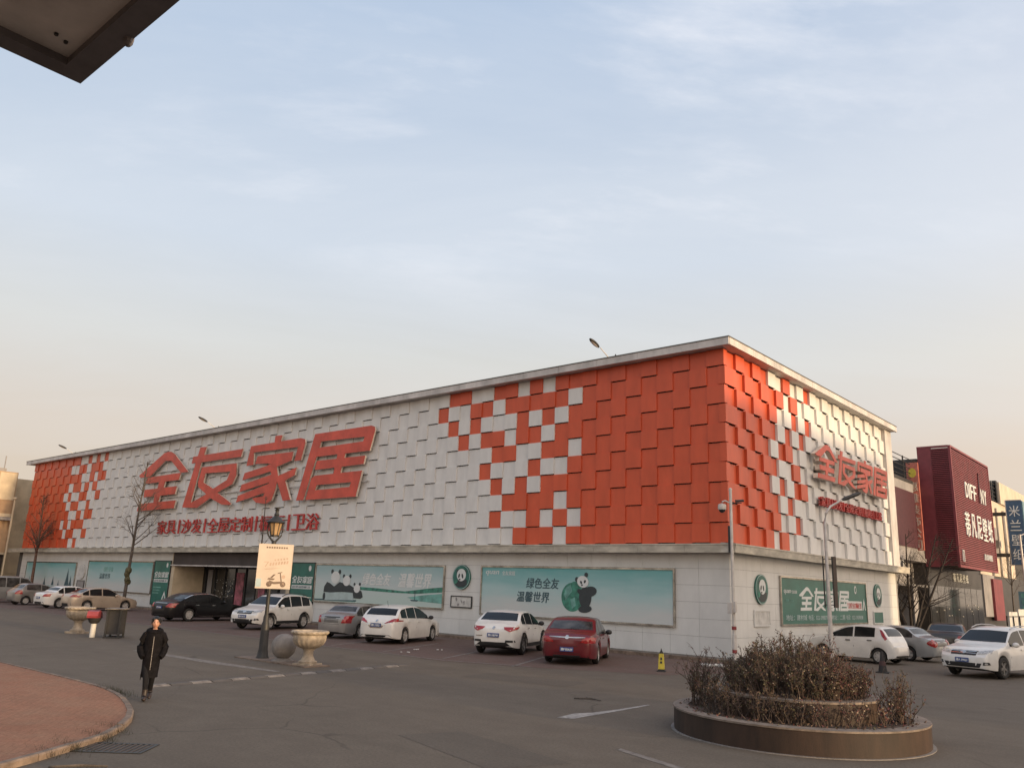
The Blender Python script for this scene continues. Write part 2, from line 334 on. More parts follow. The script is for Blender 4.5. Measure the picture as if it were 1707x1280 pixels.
lot_mat = ground_mat('lot_pavers', (0.140, 0.090, 0.074), (0.165, 0.108, 0.088), (0.152, 0.120, 0.098), bricks=(.3, .2, .1))
walk_mat = ground_mat('walk_slabs', (0.175, 0.155, 0.130), (0.215, 0.185, 0.155), (0.15, 0.12, 0.10), bricks=(0, .6, .4))
plaza_mat = ground_mat('plaza_bricks', (0.30, 0.140, 0.082), (0.35, 0.168, 0.100), (0.31, 0.19, 0.118), s1=.25, bump=.3, bricks=(.62, .22, .11))
ZP = lambda u, v, d: (u, v, d)
struct('ground', MB().add([(-900, -900, 0), (900, -900, 0), (900, 900, 0), (-900, 900, 0)], [(0, 1, 2, 3)]), asphalt)
lot_poly = [(-90, -9.9), (-8, -10.1), (-5.2, -10.3), (-2.3, -9.3), (1.4, -7.3), (2.3, -4.0), (2.4, -0.4), (1.2, .55), (-90, .55)]
struct('parking_lot', MB().add([(x, y, .004) for x, y in lot_poly], [tuple(range(len(lot_poly)))]), lot_mat)
o = struct('pavement', MB().prism([(-90, -1.05), (-.2, -1.05), (.85, -.6), (1.0, .2), (1.0, 21.9), (0.02, 21.9), (.02, .02), (-90, .02)], ZP, 0, .10), walk_mat)
kb = MB().box(-.49, .49, 0, .14, 0, .125).mesh('kerb_stone', M_['kerb'])
for i in range(72):
    k = link('kerb_stone', kb, o); k.location = (-71.5+i, -1.19, 0)
# plaza in the foreground, raised behind its kerb
pk = [(-60, -21.9), (-9.55, -21.91), (-6.07, -21.94), (-4.1, -21.97), (-2.9, -22.08), (-1.9, -22.32), (-.5, -22.82), (.35, -23.2), (1.15, -23.72), (1.75, -24.2), (2.2, -24.75), (2.6, -25.35), (3.05, -25.95), (3.6, -27.0), (4.0, -28.6), (4.2, -36)]
plz = struct('plaza', MB().prism(pk+[(-60, -36)], ZP, 0, .075), plaza_mat)
def along(pts, step):
    out, acc = [], 0.0; P = [Vector((a, b, 0)) for a, b in pts]
    cur = P[0]; i = 1; out.append(cur.copy()); need = step
    while i < len(P):
        d = (P[i]-cur).length
        if d < need: need -= d; cur = P[i]; i += 1
        else: cur = cur+(P[i]-cur).normalized()*need; out.append(cur.copy()); need = step
    return out
ks = along(pk[1:], .8)
for a, b in zip(ks, ks[1:]):
    d = (b-a).normalized(); n = Vector((-d.y, d.x, 0)); j = .008; h = .088+rnd.uniform(-.006, .006)
    aa, bb = a+d*j, b-d*j; q = [aa+n*.06, bb+n*.06, bb-n*.05, aa-n*.05]
    mb = MB().add([(p.x, p.y, 0) for p in q]+[(p.x, p.y, h-.02) for p in q[:2]]+[(p.x, p.y, h) for p in q[2:]]+[(p.x-n.x*.02, p.y-n.y*.02, h) for p in q[:2]], [(0, 1, 5, 4), (4, 5, 9, 8), (8, 9, 6, 7), (2, 3, 7, 6), (0, 4, 8, 7, 3), (1, 2, 6, 9, 5)])
    part('kerb_stone', mb, M_['kerb'], plz)
# painted markings, laid as thin sheets
road = struct('road_markings', MB().add([(4.62, -16.9, .004), (4.9, -16.75, .004), (4.86, -15.7, .004), (4.83, -14.9, .004), (4.75, -13.7, .004), (4.68, -13.7, .004), (4.70, -14.9, .004), (4.66, -15.7, .004), (4.5, -16.2, .004)], [tuple(range(9))]), M_['paint_white'])
part('painted_line', MB().add([(7.2, -18.62, .004), (8.6, -19.15, .004), (10, -19.5, .004), (10, -19.62, .004), (8.55, -19.3, .004), (7.25, -18.78, .004)], [tuple(range(6))]), M_['paint_worn'], road)
part('painted_line', MB().add([(-12.5, -16.82, .004), (-4.9, -16.62, .004), (-4.9, -16.84, .004), (-7.7, -17.12, .004), (-12.5, -17.06, .004)], [tuple(range(5))]), M_['paint_worn'], road)
hd = Vector((-.42, .907, 0)); nr = Vector((.907, .42, 0))
for k in range(22):
    x = -2.75-k*3.05; a = Vector((x, -9.6, .008)); b = a+hd*5.6
    part('bay_line', MB().add([a-nr*.05, a+nr*.05, b+nr*.05, b-nr*.05], [(0, 1, 2, 3)]), M_['paint_worn'], road)
part('bay_line', MB().add([(-74, -9.78, .008), (-5.3, -9.98, .008), (-2.4, -9.05, .008), (-2.4, -9.17, .008), (-5.3, -10.1, .008), (-74, -9.9, .008)], [tuple(range(6))]), M_['paint_worn'], road)
pm_ = ground_mat('asphalt_patch', (0.106, 0.088, 0.070), (0.122, 0.102, 0.081), (0.136, 0.114, 0.091))
for q in ([(-1.5, -13.2), (1.6, -12.6), (1.3, -11.2), (-1.8, -11.7)], [(4.2, -20.6), (6.9, -21.4), (7.4, -20.2), (4.6, -19.5)], [(11.2, -8.6), (13.6, -7.9), (13.2, -6.1), (10.9, -6.8)], [(-13.5, -13.9), (-10.2, -13.7), (-10.3, -12.6), (-13.6, -12.9)]):
    part('road_patch', MB().add([(x, y, .003) for x, y in q], [(0, 1, 2, 3)]), pm_, road)
# low speed bump of dark and pale rubber blocks
sb = thing('speed_bump', 'low worn speed bump of alternating dark and pale blocks crossing the road', 'speed bump', (-4.1, -16.6, 0))
pm = [MB().add([(-.17, -.26, 0), (.17, -.26, 0), (.17, .26, 0), (-.17, .26, 0), (-.07, -.25, .035), (.07, -.25, .035), (.07, .25, .035), (-.07, .25, .035)], [(0, 1, 5, 4), (1, 2, 6, 5), (2, 3, 7, 6), (3, 0, 4, 7), (4, 5, 6, 7)]).mesh('block', m) for m in (M_['paint_worn'], mat('bump_dark', (.095, .082, .072), .8))]
for k in range(16):
    o = link('block', pm[k % 2], sb); t = k/15; o.location = (.5-1.0*t, -4.15+8.2*t, .002); o.rotation_euler = (0, 0, R(7))

# ------------------------------------------------------------------ the furniture store
WF, WS, H, ZB, X0, Y0 = .79314, .80926, .8, 4.3916, -.0331, .2586
st = thing('furniture_store', 'long store clad in orange and white square panels with overhanging roof edge', 'building', (-36, 10, 0))
part('wall', MB().box(-72.3, -.25, .30, 21.6, 4.2, 12.4).box(-72.6, -43.3, .10, 21.5, 0, 4.2).box(-28.7, -.12, .10, 21.5, 0, 4.2).box(-43.3, -28.7, 2.6, 21.5, 0, 4.2).box(-43.3, -28.7, .25, 2.6, 4.0, 4.2), M_['wall_core'], st, True)
OW = {1: 'OOWOWOOWWOOW', 2: 'WOOOOOWOOWWO', 3: 'OWOWOWWWOWOW', 4: 'OOWOOWOOWOWW', 5: 'WOOWWOOWWWWW', 6: 'OWWOWWWOWWWW', 7: 'OOOWOWOWWWWW', 8: 'OWOOOOWWWWWW', 9: 'WOWOWWOWWWWW', 10: 'OWOOOWWWWWWW'}
LZ = ['OOOOOOOOOOOOOWWOWOWOW', 'OOOOOOOOOOOWWOOWOOOWW', 'OOOOOOOOOOOOOOWWOWOOW', 'OOOOOOOOOOOWOOWOWOWWW', 'OOOOOOOOOOWOWWOOWWOWW', 'OOOOOOOOOOOWOOWWOWWWW', 'OOOOOOOOOOOOWWOWOOWWW', 'OOOOOOOOOOWOWOOOWWWWW', 'OOOOOOOOOOOWOOWWOWWWW', 'OOOOOOOOOOOOOWOWWWWWW']
SZ = {1: 'OOOOOWWOWWOW', 2: 'OOOOOOOWOWWW', 3: 'OOOOOOWWOWOW', 4: 'OOOOOOWOWOWW', 5: 'OOOOOWOOWWWW', 6: 'OOOOOOWWOWWW', 7: 'OOOOOWOWOOWW', 8: 'OOOOOOWOWWWW', 9: 'OOOOOOWWOWWW', 10: 'OOOOOWOWWWWW'}
def fcol(c, r):
    if c <= 9: return 'O'
    if c <= 21: return OW[r][c-10]
    return LZ[r-1][91-c] if c >= 71 else 'W'
def scol(c, r): return SZ[r][c-1] if c <= 12 else 'W'
cells = []
def px_area(pts):
    q = []
    for p in pts:
        d = Vector(p)-CAM; w = d.dot(fw); q.append((d.dot(rt2)/w, d.dot(up2)/w))
    return abs(sum(q[i][0]*q[(i+1) % 4][1]-q[(i+1) % 4][0]*q[i][1] for i in range(4)))
g = .004; DEP = .06
for r in range(1, 11):
    z0, z1 = ZB+(10-r)*H, ZB+(11-r)*H
    if r == 1: z1 -= .07
    for c in range(1, 92):
        x1, x0 = X0-(c-1)*WF, X0-c*WF; d = 0 if (c+r) % 2 == 0 else DEP
        if c == 1: x1 = -.02 if d == 0 else -.125
        cells.append((px_area([(x0, 0, z0), (x1, 0, z0), (x1, 0, z1), (x0, 0, z1)]), (x0+g, x1-g, d, .31, z0+g, z1-g), fcol(c, r) == 'W', d == 0))
    for c in range(1, 26):
        y0, y1 = Y0+(c-1)*WS, Y0+c*WS; d = 0 if (c+r) % 2 == 1 else .115
        if c == 1: y0 = .02 if d == 0 else .14
        cells.append((px_area([(0, y0, z0), (0, y1, z0), (0, y1, z1), (0, y0, z1)]), (-.31, -d, y0+g, y1-g, z0+g, z1-g), scol(c, r) == 'W', d == 0))
cells.sort(key=lambda t: -t[0])
def tile_box(mb, b, mi, proud):
    x0, x1, y0, y1, z0, z1 = b
    return mb.hollow(x0, x1, y0, y1, z0+.034, z1, mi) if proud else mb.box(*b, mi)      # proud panels are open trays with a slot below
far = MB(); fm = []
for i, (a, b, w, pr_) in enumerate(cells):
    m = M_['white_panel' if w else 'orange']
    if i < 300: part('facade_panel', tile_box(MB(), b, 0, pr_), m, st, True, fix=False)
    else: tile_box(far, b, 1 if w else 0, pr_)
tag(part('facade_panel_field', far, [M_['orange'], M_['white_panel']], st, True, fix=False), kind='stuff')
# corner post strip, end pier, roof edge
part('corner_trim', MB().box(-.22, -.135, .135, .23, ZB, 12.33), M_['orange'], st, True)
part('end_pier', MB().box(-.6, .09, 20.50, 21.68, 4.35, 12.33), M_['fascia'], st, True)
part('soffit', MB().box(-73.3, .34, -.34, .35, 12.335, 12.36).box(-.35, .34, .36, 21.7, 12.335, 12.36), M_['fascia'], st, True)
def fascia_run(a, b, n, side):
    for i in range(n):
        u0, u1 = a+(b-a)*i/n, a+(b-a)*(i+1)/n; s = .006
        lo, hi = min(u0, u1)+s, max(u0, u1)-s
        mb = MB()
        if side: mb.box(.345, .43, lo, hi, 12.33, 12.63); mb.box(.34, .452, lo, hi, 12.318, 12.345)
        else: mb.box(lo, hi, -.43, -.345, 12.33, 12.63); mb.box(lo, hi, -.452, -.34, 12.318, 12.345)
        part('fascia_panel', mb, M_['fascia'], st, True)
fascia_run(-73.4, .43, 34, False); fascia_run(-.33, 21.75, 10, True)
part('roof', MB().box(-73.4, .34, -.344, 21.7, 12.37, 12.60), M_['wall_core'], st, True)
part('roof_flashing', MB().box(-73.45, .455, -.455, -.33, 12.634, 12.672).box(.33, .455, -.325, 21.78, 12.634, 12.672), M_['flashing'], st, True)
for a in range(14):
    x = -12.5-a*3.6-(1.5 if a > 3 else 0)
    part('roof_rail', MB().box(x-3.3, x, .5, .62, 12.66, 12.83), M_['flashing'], st, True)
# string course between the floors
for i in range(34):
    x0, x1 = -74.2+i*2.198, -74.2+(i+1)*2.198
    part('cornice_block', MB().prism([(-.10, 4.02), (.48, 4.02), (.50, 4.05), (.53, 4.24), (.53, 4.33), (.50, 4.345), (.02, 4.385), (-.10, 4.385)], lambda u, v, d: (d, -u, v), x0+.005, x1-.005 if i < 33 else .02), M_['cornice'], st, True)
for i in range(10):
    y0, y1 = .02+i*2.19-.54*(i == 0), .02+(i+1)*2.19
    part('cornice_block', MB().prism([(-.10, 4.02), (.48, 4.02), (.50, 4.05), (.53, 4.24), (.53, 4.33), (.50, 4.345), (.025, 4.388), (-.10, 4.388)], lambda u, v, d: (u, d, v), y0+.005, y1-.005), M_['cornice'], st, True)
part('cornice_lip', MB().box(-74.25, .56, -.56, -.528, 4.30, 4.352).box(-74.25, .55, -.545, -.478, 4.005, 4.03).box(.528, .56, -.528, 21.9, 4.30, 4.352).box(.478, .55, -.47, 21.9, 4.005, 4.03), M_['cornice'], st, True)
# stone cladding of the ground floor, one slab at a time
zr = [.10, .82, 1.48, 2.12, 2.77, 3.41, 4.02]
holes_f = [(-69.9, -59.2, .6, 3.2), (-56.8, -45.6, 1.0, 3.3), (-45.7, -43.2, 0, 3.27), (-43.3, -28.7, 0, 5), (-28.6, -26.3, .7, 3.4), (-26.2, -15.5, 1.25, 3.35), (-13.0, -2.4, 1.05, 3.38)]
holes_s = [(4.6, 15.5, 1.25, 3.3)]
slabs = []
xe = [-.015]+[-1.35-1.30*k for k in range(55)]
ye = [.05, 1.47, 2.85]+[2.85+1.31*k for k in range(1, 14)]+[20.9]
for i in range(6):
    for a, b in zip(xe[1:], xe):
        if any(a > h[0]-.05 and b < h[1]+.05 and zr[i] > h[2]-.02 and zr[i+1] < h[3]+.02 for h in holes_f) or (a > -43.6 and b < -28.4): continue
        aa, bb = a, b
        if aa < -43.3 < bb: bb = -43.3
        if aa < -28.7 < bb: aa = -28.7
        slabs.append((px_area([(aa, 0, zr[i]), (bb, 0, zr[i]), (bb, 0, zr[i+1]), (aa, 0, zr[i+1])]), (aa+.004, bb-.004, .02+rnd.uniform(-.002, .002), .11, zr[i]+.004, zr[i+1]-.004)))
    for a, b in zip(ye, ye[1:]):
        if any(a > h[0]-.05 and b < h[1]+.05 and zr[i] > h[2]-.02 and zr[i+1] < h[3]+.02 for h in holes_s): continue
        slabs.append((px_area([(0, a, zr[i]), (0, b, zr[i]), (0, b, zr[i+1]), (0, a, zr[i+1])]), (-.13, -.01+rnd.uniform(-.002, .002), a+.004, b-.004, zr[i]+.004, zr[i+1]-.004)))
slabs.sort(key=lambda t: -t[0]); far = MB()
for i, (a, b) in enumerate(slabs):
    if i < 300: part('stone_slab', MB().box(*b), M_['stone'], st, True, fix=False)
    else: far.box(*b)
if far.v: tag(part('stone_slab_field', far, M_['stone'], st, True, fix=False), kind='stuff')
for q in ((-72.5, -43.32, .06, .105), (-28.68, -.05, .06, .105), (-.115, -.06, .106, 21.0)): part('slab_joint', MB().box(*q, .1, 4.02), M_['joint'], st, True)
# recessed entrance
en = part('entrance', MB().box(-43.28, -42.9, .02, 2.6, 0, 4.0).box(-29.1, -28.72, .02, 2.6, 0, 4.0).box(-42.9, -29.1, .1, 2.6, 3.75, 3.99), M_['cream_wall'], st, True)
part('entrance_floor', MB().box(-42.9, -29.1, -1.0, 2.6, .101, .13), M_['granite'], en, True)
part('sign_band', MB().box(-43.1, -28.9, -.02, .2, 3.18, 3.98), M_['band_dark'], en, True)
part('canopy_strip', MB().box(-43.3, -28.7, -.10, .25, 3.08, 3.16), M_['fascia'], en, True)
part('back_wall', MB().box(-42.9, -29.1, 2.35, 2.6, .1, 3.8), M_['shop_dark'], en, True)
for k in range(10):
    x = -42.2+k*1.31; w = 1.2
    pn = part('glass_pane', MB().box(x, x+w, 2.2, 2.22, .2, 3.0), M_['dark_glass'], en, True)
    part('door_frame', MB().box(x-.06, x, 2.12, 2.3, .13, 3.7).box(x, x+w, 2.15, 2.25, 3.0, 3.12).box(x, x+w, 2.15, 2.25, .13, .2), M_['dark_metal'], en, True)
    if k in (3, 5): part('door_poster', MB().box(x+.1, x+w-.15, 2.17, 2.19, .35, 2.75), M_['pink_print'], en, True)
    elif k in (0, 7): part('door_curtain', MB().box(x+.25, x+w-.35, 2.17, 2.19, .3, 2.9), M_['plaster_grey'], en, True)
    elif k in (1, 2):
        mb = MB()
        for q in range(26): u, v, s = x+rnd.uniform(.05, 1.1), rnd.uniform(.5, 2.3), rnd.uniform(.03, .1); mb.box(u, u+s*.6, 2.175, 2.19, v, v+s)
        part('window_sticker', mb, M_['paper'], en, True)
# big roof-height letters
CH = {
 'quan':[[(0,646),(129,986),(147,1000),(164,993),(184,946),(269,608),(231,610),(173,833),(138,849),(63,604),(9,606)],[(50,590),(231,610),(224,493),(45,486)],[(45,381),(219,390),(214,261),(45,250)],[(22,140),(223,158),(218,29),(17,16)],[(123,505),(155,505),(148,376),(117,374)],[(108,261),(137,264),(130,142),(105,140)]],
 'you':[[(285,849),(516,865),(510,745),(281,739)],[(316,991),(345,982),(326,682),(300,90),(276,27),(262,32)],[(336,655),(495,651),(500,466),(474,534),(357,552),(334,556)],[(497,577),(500,466),(486,336),(423,225),(336,9),(272,25),(300,90),(373,216),(402,291),(461,408),(473,532)],[(334,583),(356,554),(351,408),(402,291),(423,225),(490,47),(488,18),(451,34),(395,146),(373,216),(330,342),(326,417)]],
 'jia':[[(648,989),(674,984),(670,885),(647,885)],[(551,885),(747,901),(763,876),(766,822),(755,581),(732,583),(741,777),(565,784),(568,597),(540,592)],[(583,718),(724,718),(720,592),(665,527),(630,592),(577,604)],[(536,484),(649,574),(660,484),(530,378)],[(529,311),(653,423),(665,327),(523,207)],[(519,149),(644,293),(660,194),(513,50)],[(632,574),(666,527),(676,367),(669,191),(658,41),(638,0),(599,27),(580,95),(625,115),(642,291),(649,421)],[(664,372),(743,484),(738,376),(704,313),(731,34),(704,29),(677,288)]],
 'ju':[[(800,926),(988,930),(998,910),(1000,869),(999,829),(968,795),(821,811),(799,813)],[(1000,863),(988,601),(810,604),(798,725),(966,734),(970,800)],[(800,923),(824,818),(778,20),(753,20)],[(886,617),(911,615),(898,329),(876,329)],[(816,545),(976,543),(972,435),(811,421)],[(801,309),(814,342),(970,351),(941,212),(822,212)],[(802,313),(823,216),(817,140),(788,18)],[(788,18),(816,142),(935,151),(956,20)],[(970,351),(956,20),(934,146),(940,218)]],
}
def store_name(P, u0, v0, w, h, d0, d1, mats, parent, world=True, rim=True, name='letter'):
    for k in CH:
        mb = MB()
        for i, p in enumerate(CH[k]):
            q = [(u0+a/1000*w, v0+b/1000*h) for a, b in p]; dd = d1+i*.004*(1 if d1-d0 > .05 else .25)
            mb.prism(q, P, d0, dd-(.03 if rim else 0), 1 if rim else 0)
            if rim: mb.prism(q, P, dd-.03, dd, 0)
        part(name, mb, mats, parent, world, fix=True)
def seg_letters(P, u0, v0, w, h, d0, d1, mats, parent):
    items = ['家', '具', '|', '沙', '发', '|', '全', '屋', '定', '制', '|', '橱', '柜', '|', '卫', '浴']; ws = [1 if c != '|' else .55 for c in items]; tot = sum(ws); u = u0
    for c, k in zip(items, ws):
        cw = w*k/tot
        if c == '|': part('divider', MB().prism([(u+cw*.42, v0), (u+cw*.62, v0), (u+cw*.68, v0+h), (u+cw*.48, v0+h)], P, d0, d1), mats, parent, True)
        else: part('letter', lettering(MB(), c, P, u+cw*.03, v0, cw*.94, h, d0, d1, bold=.006), mats[0], parent, True)
        u += cw
sg = thing('store_name_sign', 'giant slanted red store name letters on the white panels of the long facade', 'sign', (-36, -.2, 7.05))
store_name(PF, -49.76, 7.05, 28.21, 4.44, .14, .27, [M_['sign_red'], M_['sign_edge']], sg)
part('mounting_rail', MB().box(-48, -22, -.12, -.05, 8.0, 8.06).box(-48, -22, -.12, -.05, 10.0, 10.06), M_['galv'], sg, True)
sg = thing('product_sign', 'line of small dark red letters below the giant store name', 'sign', (-36, -.1, 5.3))
seg_letters(PF, -46.0, 5.34, 19.8, .98, .06, .14, [M_['sign_red_small'], M_['sign_edge']], sg)
sg = thing('store_name_sign', 'salmon red store name letters on the narrow end facade', 'sign', (.2, 14, 8))
store_name(PS, 8.55, 7.98, 10.9, 1.80, .14, .38, [M_['sign_red'], M_['sign_edge']], sg)
sg = thing('product_sign', 'line of small red letters on the narrow end facade behind the street light', 'sign', (.2, 14, 6.7))
seg_letters(PS, 9.3, 6.74, 9.1, .46, .10, .26, [M_['sign_red_small'], M_['sign_edge']], sg)
# ------------------------------------------------------------------ billboards, emblems and notices on the ground floor
def ell(cu, cv, a, b, n=20, rot=0.0):
    return [(cu+a*math.cos(t)*math.cos(rot)-b*math.sin(t)*math.sin(rot), cv+a*math.cos(t)*math.sin(rot)+b*math.sin(t)*math.cos(rot)) for t in (2*math.pi*i/n for i in range(n))]
def frame(P, u0, u1, v0, v1, w, d, parent, m=None):
    for q in ([(u0, v0), (u1, v0), (u1-w, v0+w), (u0+w, v0+w)], [(u1, v0), (u1, v1), (u1-w, v1-w), (u1-w, v0+w)], [(u1, v1), (u0, v1), (u0+w, v1-w), (u1-w, v1-w)], [(u0, v1), (u0, v0), (u0+w, v0+w), (u0+w, v1-w)]):
        part('frame_rail', MB().prism(q, P, 0, d), m or M_['chrome'], parent, True)
def printed(name, polys, P, d, m, parent):
    mb = MB()
    for i, q in enumerate(polys): mb.prism(q, P, d-.004, d+.0006*i)
    return part(name, mb, m, parent, True)
def words(name, body, P, u, v, w, h, d, m, parent, bold=.01, shear=0.0):
    return part(name, lettering(MB(), body, P, u, v, w, h, d-.003, d, bold=bold, shear=shear), m, parent, True)
def panda_head(P, u, v, s, d, parent, flip=1):
    for e_ in (ell(u-.55*s, v+.62*s, .26*s, .28*s, 14), ell(u+.55*s, v+.66*s, .26*s, .28*s, 14)): printed('ear', [e_], P, d, M_['print_black'], parent)
    printed('face', [ell(u, v, .72*s, .66*s, 22)], P, d+.004, M_['print_white'], parent)
    printed('eye_patch', [ell(u-.27*s, v+.02*s, .13*s, .21*s, 12, .5), ell(u+.27*s, v+.02*s, .13*s, .21*s, 12, -.5), ell(u+.0*s, v-.30*s, .12*s, .08*s, 10)], P, d+.008, M_['print_black'], parent)
sky_print = billboard_mat('print_sky', (.12, .37, .38), (.36, .52, .53), (.53, .555, .55), 1.1, 3.35)
lake_print = billboard_mat('print_lake', (.28, .44, .46), (.48, .55, .56), (.45, .56, .53), 1.2, 3.3)
def billboard(label, P, u0, u1, v0, v1, m, loc, fw_=.075, fd=.08):
    b = thing('billboard', label, 'billboard', loc, group='billboards on the store walls')
    frame(P, u0, u1, v0, v1, fw_, fd, b); part('print', MB().prism([(u0+fw_-.02, v0+fw_-.02), (u1-fw_+.02, v0+fw_-.02), (u1-fw_+.02, v1-fw_+.02), (u0+fw_-.02, v1-fw_+.02)], P, 0, .04), m, b, True); return b
# sky and globe board
b = billboard('pale teal billboard with a panda hugging a green globe behind the red sedan', PF, -13.0, -2.38, 1.10, 3.40, sky_print, (-7.7, 0, 1.1))
words('lettering', '绿色全友', PF, -10.15, 2.42, 1.9, .46, .048, M_['print_dark'], b, .012, .15); words('lettering', '温馨世界', PF, -10.7, 1.80, 1.9, .46, .048, M_['print_dark'], b, .012, .15)
words('lettering', 'quan', PF, -12.7, 2.93, .85, .24, .048, M_['print_white'], b, .01, .2); words('lettering', '全友家居', PF, -11.65, 2.97, .8, .2, .048, M_['print_white'], b, .005)
printed('globe', [ell(-7.50, 2.10, .60, .62, 30)], PF, .046, M_['print_green'], b)
printed('continent', [[(-7.95, 2.2), (-7.85, 2.5), (-7.6, 2.62), (-7.5, 2.35), (-7.7, 2.15), (-7.85, 1.95)], [(-7.6, 2.0), (-7.35, 2.1), (-7.3, 1.75), (-7.5, 1.6)]], PF, .051, M_['print_teal'], b)
printed('leaf_cluster', [ell(-7.25, 2.62, .30, .13, 12, -.3)], PF, .053, M_['print_green'], b)
printed('body', [ell(-6.80, 2.10, .33, .46, 22), ell(-6.55, 2.36, .36, .22, 18, .15), ell(-6.80, 1.62, .36, .16, 18, .1), ell(-7.02, 2.32, .22, .12, 14, -.4)], PF, .056, M_['print_black'], b)
for q in ((-7.26, 2.86), (-6.76, 3.06)): printed('ear', [ell(q[0], q[1], .10, .11, 12)], PF, .058, M_['print_black'], b)
printed('face', [ell(-6.93, 2.77, .31, .25, 22, -.2)], PF, .062, M_['print_white'], b); printed('eye_patch', [ell(-7.02, 2.74, .05, .075, 10, .5), ell(-6.82, 2.78, .05, .075, 10, -.4), ell(-6.97, 2.63, .05, .035, 10)], PF, .067, M_['print_black'], b)
# three pandas by a lake
b = billboard('pale billboard of panda family by a green lake beside the entrance', PF, -26.2, -15.5, 1.22, 3.38, lake_print, (-20.8, 0, 1.2))
printed('hill', [[(-22.2, 2.16), (-20.5, 2.12), (-18.4, 2.02), (-16.6, 2.22), (-15.62, 2.3), (-15.62, 2.05), (-17.6, 1.92), (-19.5, 1.93), (-22.2, 2.0)]], PF, .045, M_['print_green'], b)
for q in ([(-18.2, 1.72), (-16.9, 1.88), (-15.62, 1.98), (-15.62, 1.5), (-17.2, 1.56)], [(-26.0, 1.4), (-24, 1.45), (-22.4, 1.36), (-22.4, 1.33), (-26, 1.33)]): printed('shore', [q], PF, .0465, M_['print_teal'], b)
printed('bank', [[(-26.1, 1.32), (-22.3, 1.36), (-22.3, 1.44), (-26.1, 1.40)]], PF, .048, M_['print_dark'], b)
printed('lap', [[(-25.15, 1.36), (-22.55, 1.42), (-22.5, 1.85), (-25.1, 1.80)]], PF, .0525, M_['print_pale'], b)
printed('torso', [[(-25.28, 1.80), (-25.25, 2.10), (-25.02, 2.36), (-24.75, 2.30), (-24.35, 2.12), (-24.0, 2.30), (-23.86, 2.38), (-23.42, 2.30), (-22.9, 2.22), (-22.56, 2.09), (-22.2, 2.02), (-21.9, 1.93), (-21.75, 1.62), (-21.95, 1.52), (-22.54, 1.53), (-22.64, 1.82), (-23.6, 1.84), (-24.6, 1.78)]], PF, .057, M_['print_black'], b)
printed('paw', [ell(-25.2, 1.55, .12, .22, 12)], PF, .058, M_['print_black'], b)
for u, v, s, e in ((-24.28, 2.62, .40, ((-24.60, 2.94), (-23.93, 2.93))), (-23.25, 2.46, .33, ((-23.52, 2.70), (-22.96, 2.71))), (-22.30, 2.06, .27, ((-22.54, 2.28), (-22.08, 2.30)))):
    for q in e: printed('ear', [ell(q[0], q[1], .11*s/.36, .12*s/.36, 12)], PF, .056, M_['print_black'], b)
    printed('face', [ell(u, v, s, s*.86, 22)], PF, .061, M_['print_white'], b)
words('lettering', '绿色全友', PF, -21.9, 2.28, 2.35, .62, .052, M_['print_white'], b, .014, .25); words('lettering', '温馨世界', PF, -18.95, 2.22, 2.5, .72, .052, M_['print_white'], b, .014, .25)
printed('boat', [[(-17.95, 1.62), (-17.3, 1.62), (-17.4, 1.55), (-17.85, 1.55)], [(-17.62, 1.62), (-17.58, 1.62), (-17.58, 2.0), (-17.62, 2.0)]], PF, .052, M_['print_dark'], b)
# boards at the far end
b = billboard('teal billboard with dark fir trees at the far end of the store', PF, -70.0, -59.2, .66, 3.2, sky_print, (-64.6, 0, .6))
for u, h in ((-68.9, .7), (-68.0, .6), (-65.4, .75), (-63.6, .8), (-62.4, .45), (-60.7, 1.45), (-60.0, .9)):
    printed('fir', [[(u-.28*h-.05, 1.22), (u+.28*h+.05, 1.22), (u+.13*h, 1.22+.5*h), (u, 1.22+h), (u-.13*h, 1.22+.5*h)]], PF, .047, M_['print_dark'], b)
printed('meadow', [[(-69.8, .78), (-59.4, .78), (-59.4, 1.24), (-63, 1.18), (-66, 1.25), (-69.8, 1.2)]], PF, .045, M_['print_pale'], b)
b = billboard('pale teal billboard behind the bare tree by the beige sedan', PF, -56.9, -45.85, 1.0, 3.36, sky_print, (-51.3, 0, 1.0))
words('lettering', '绿色全友', PF, -54.0, 2.5, 1.7, .4, .048, M_['print_teal'], b); words('lettering', '温馨世界', PF, -54.6, 1.95, 1.9, .42, .048, M_['print_dark'], b)
# green board on the end facade
b = billboard('dark green billboard with white store name on the narrow end facade', PS, 4.6, 15.5, 1.24, 3.32, M_['green'], (0, 10, 1.2))
store_name(PS, 6.6, 1.86, 6.35, 1.05, .035, .047, [M_['print_white']], b, rim=False, name='lettering')
words('lettering', 'quan', PS, 4.95, 2.55, .75, .2, .048, M_['print_white'], b); words('lettering', '全友家居', PS, 5.78, 2.6, .6, .14, .048, M_['print_white'], b); words('lettering', '绿色', PS, 5.1, 2.25, .4, .1, .048, M_['print_teal'], b); words('lettering', '全友', PS, 5.6, 2.25, .4, .1, .048, M_['print_teal'], b)
printed('white_strip', [[(12.5, 1.92), (14.75, 1.92), (14.75, 2.36), (12.5, 2.36)]], PS, .047, M_['print_white'], b)
words('lettering', '家具沙发全屋定制橱柜卫浴', PS, 12.6, 2.0, 2.05, .28, .053, M_['sign_red_small'], b, .006)
for t_, u_, w_ in (('地址：建材城', 5.1, 2.3), ('电话：022-59887778', 7.6, 2.6), ('地址：二期', 10.4, 1.8), ('电话：022-59878058', 12.4, 2.4)): words('lettering', t_, PS, u_, 1.46, w_, .24, .048, M_['print_pale'], b, .008)
printed('roof_mark', [[(14.8, 1.92), (15.08, 2.5), (15.3, 1.92), (15.2, 1.92), (15.07, 2.28), (14.95, 1.92)]], PS, .049, M_['print_white'], b)
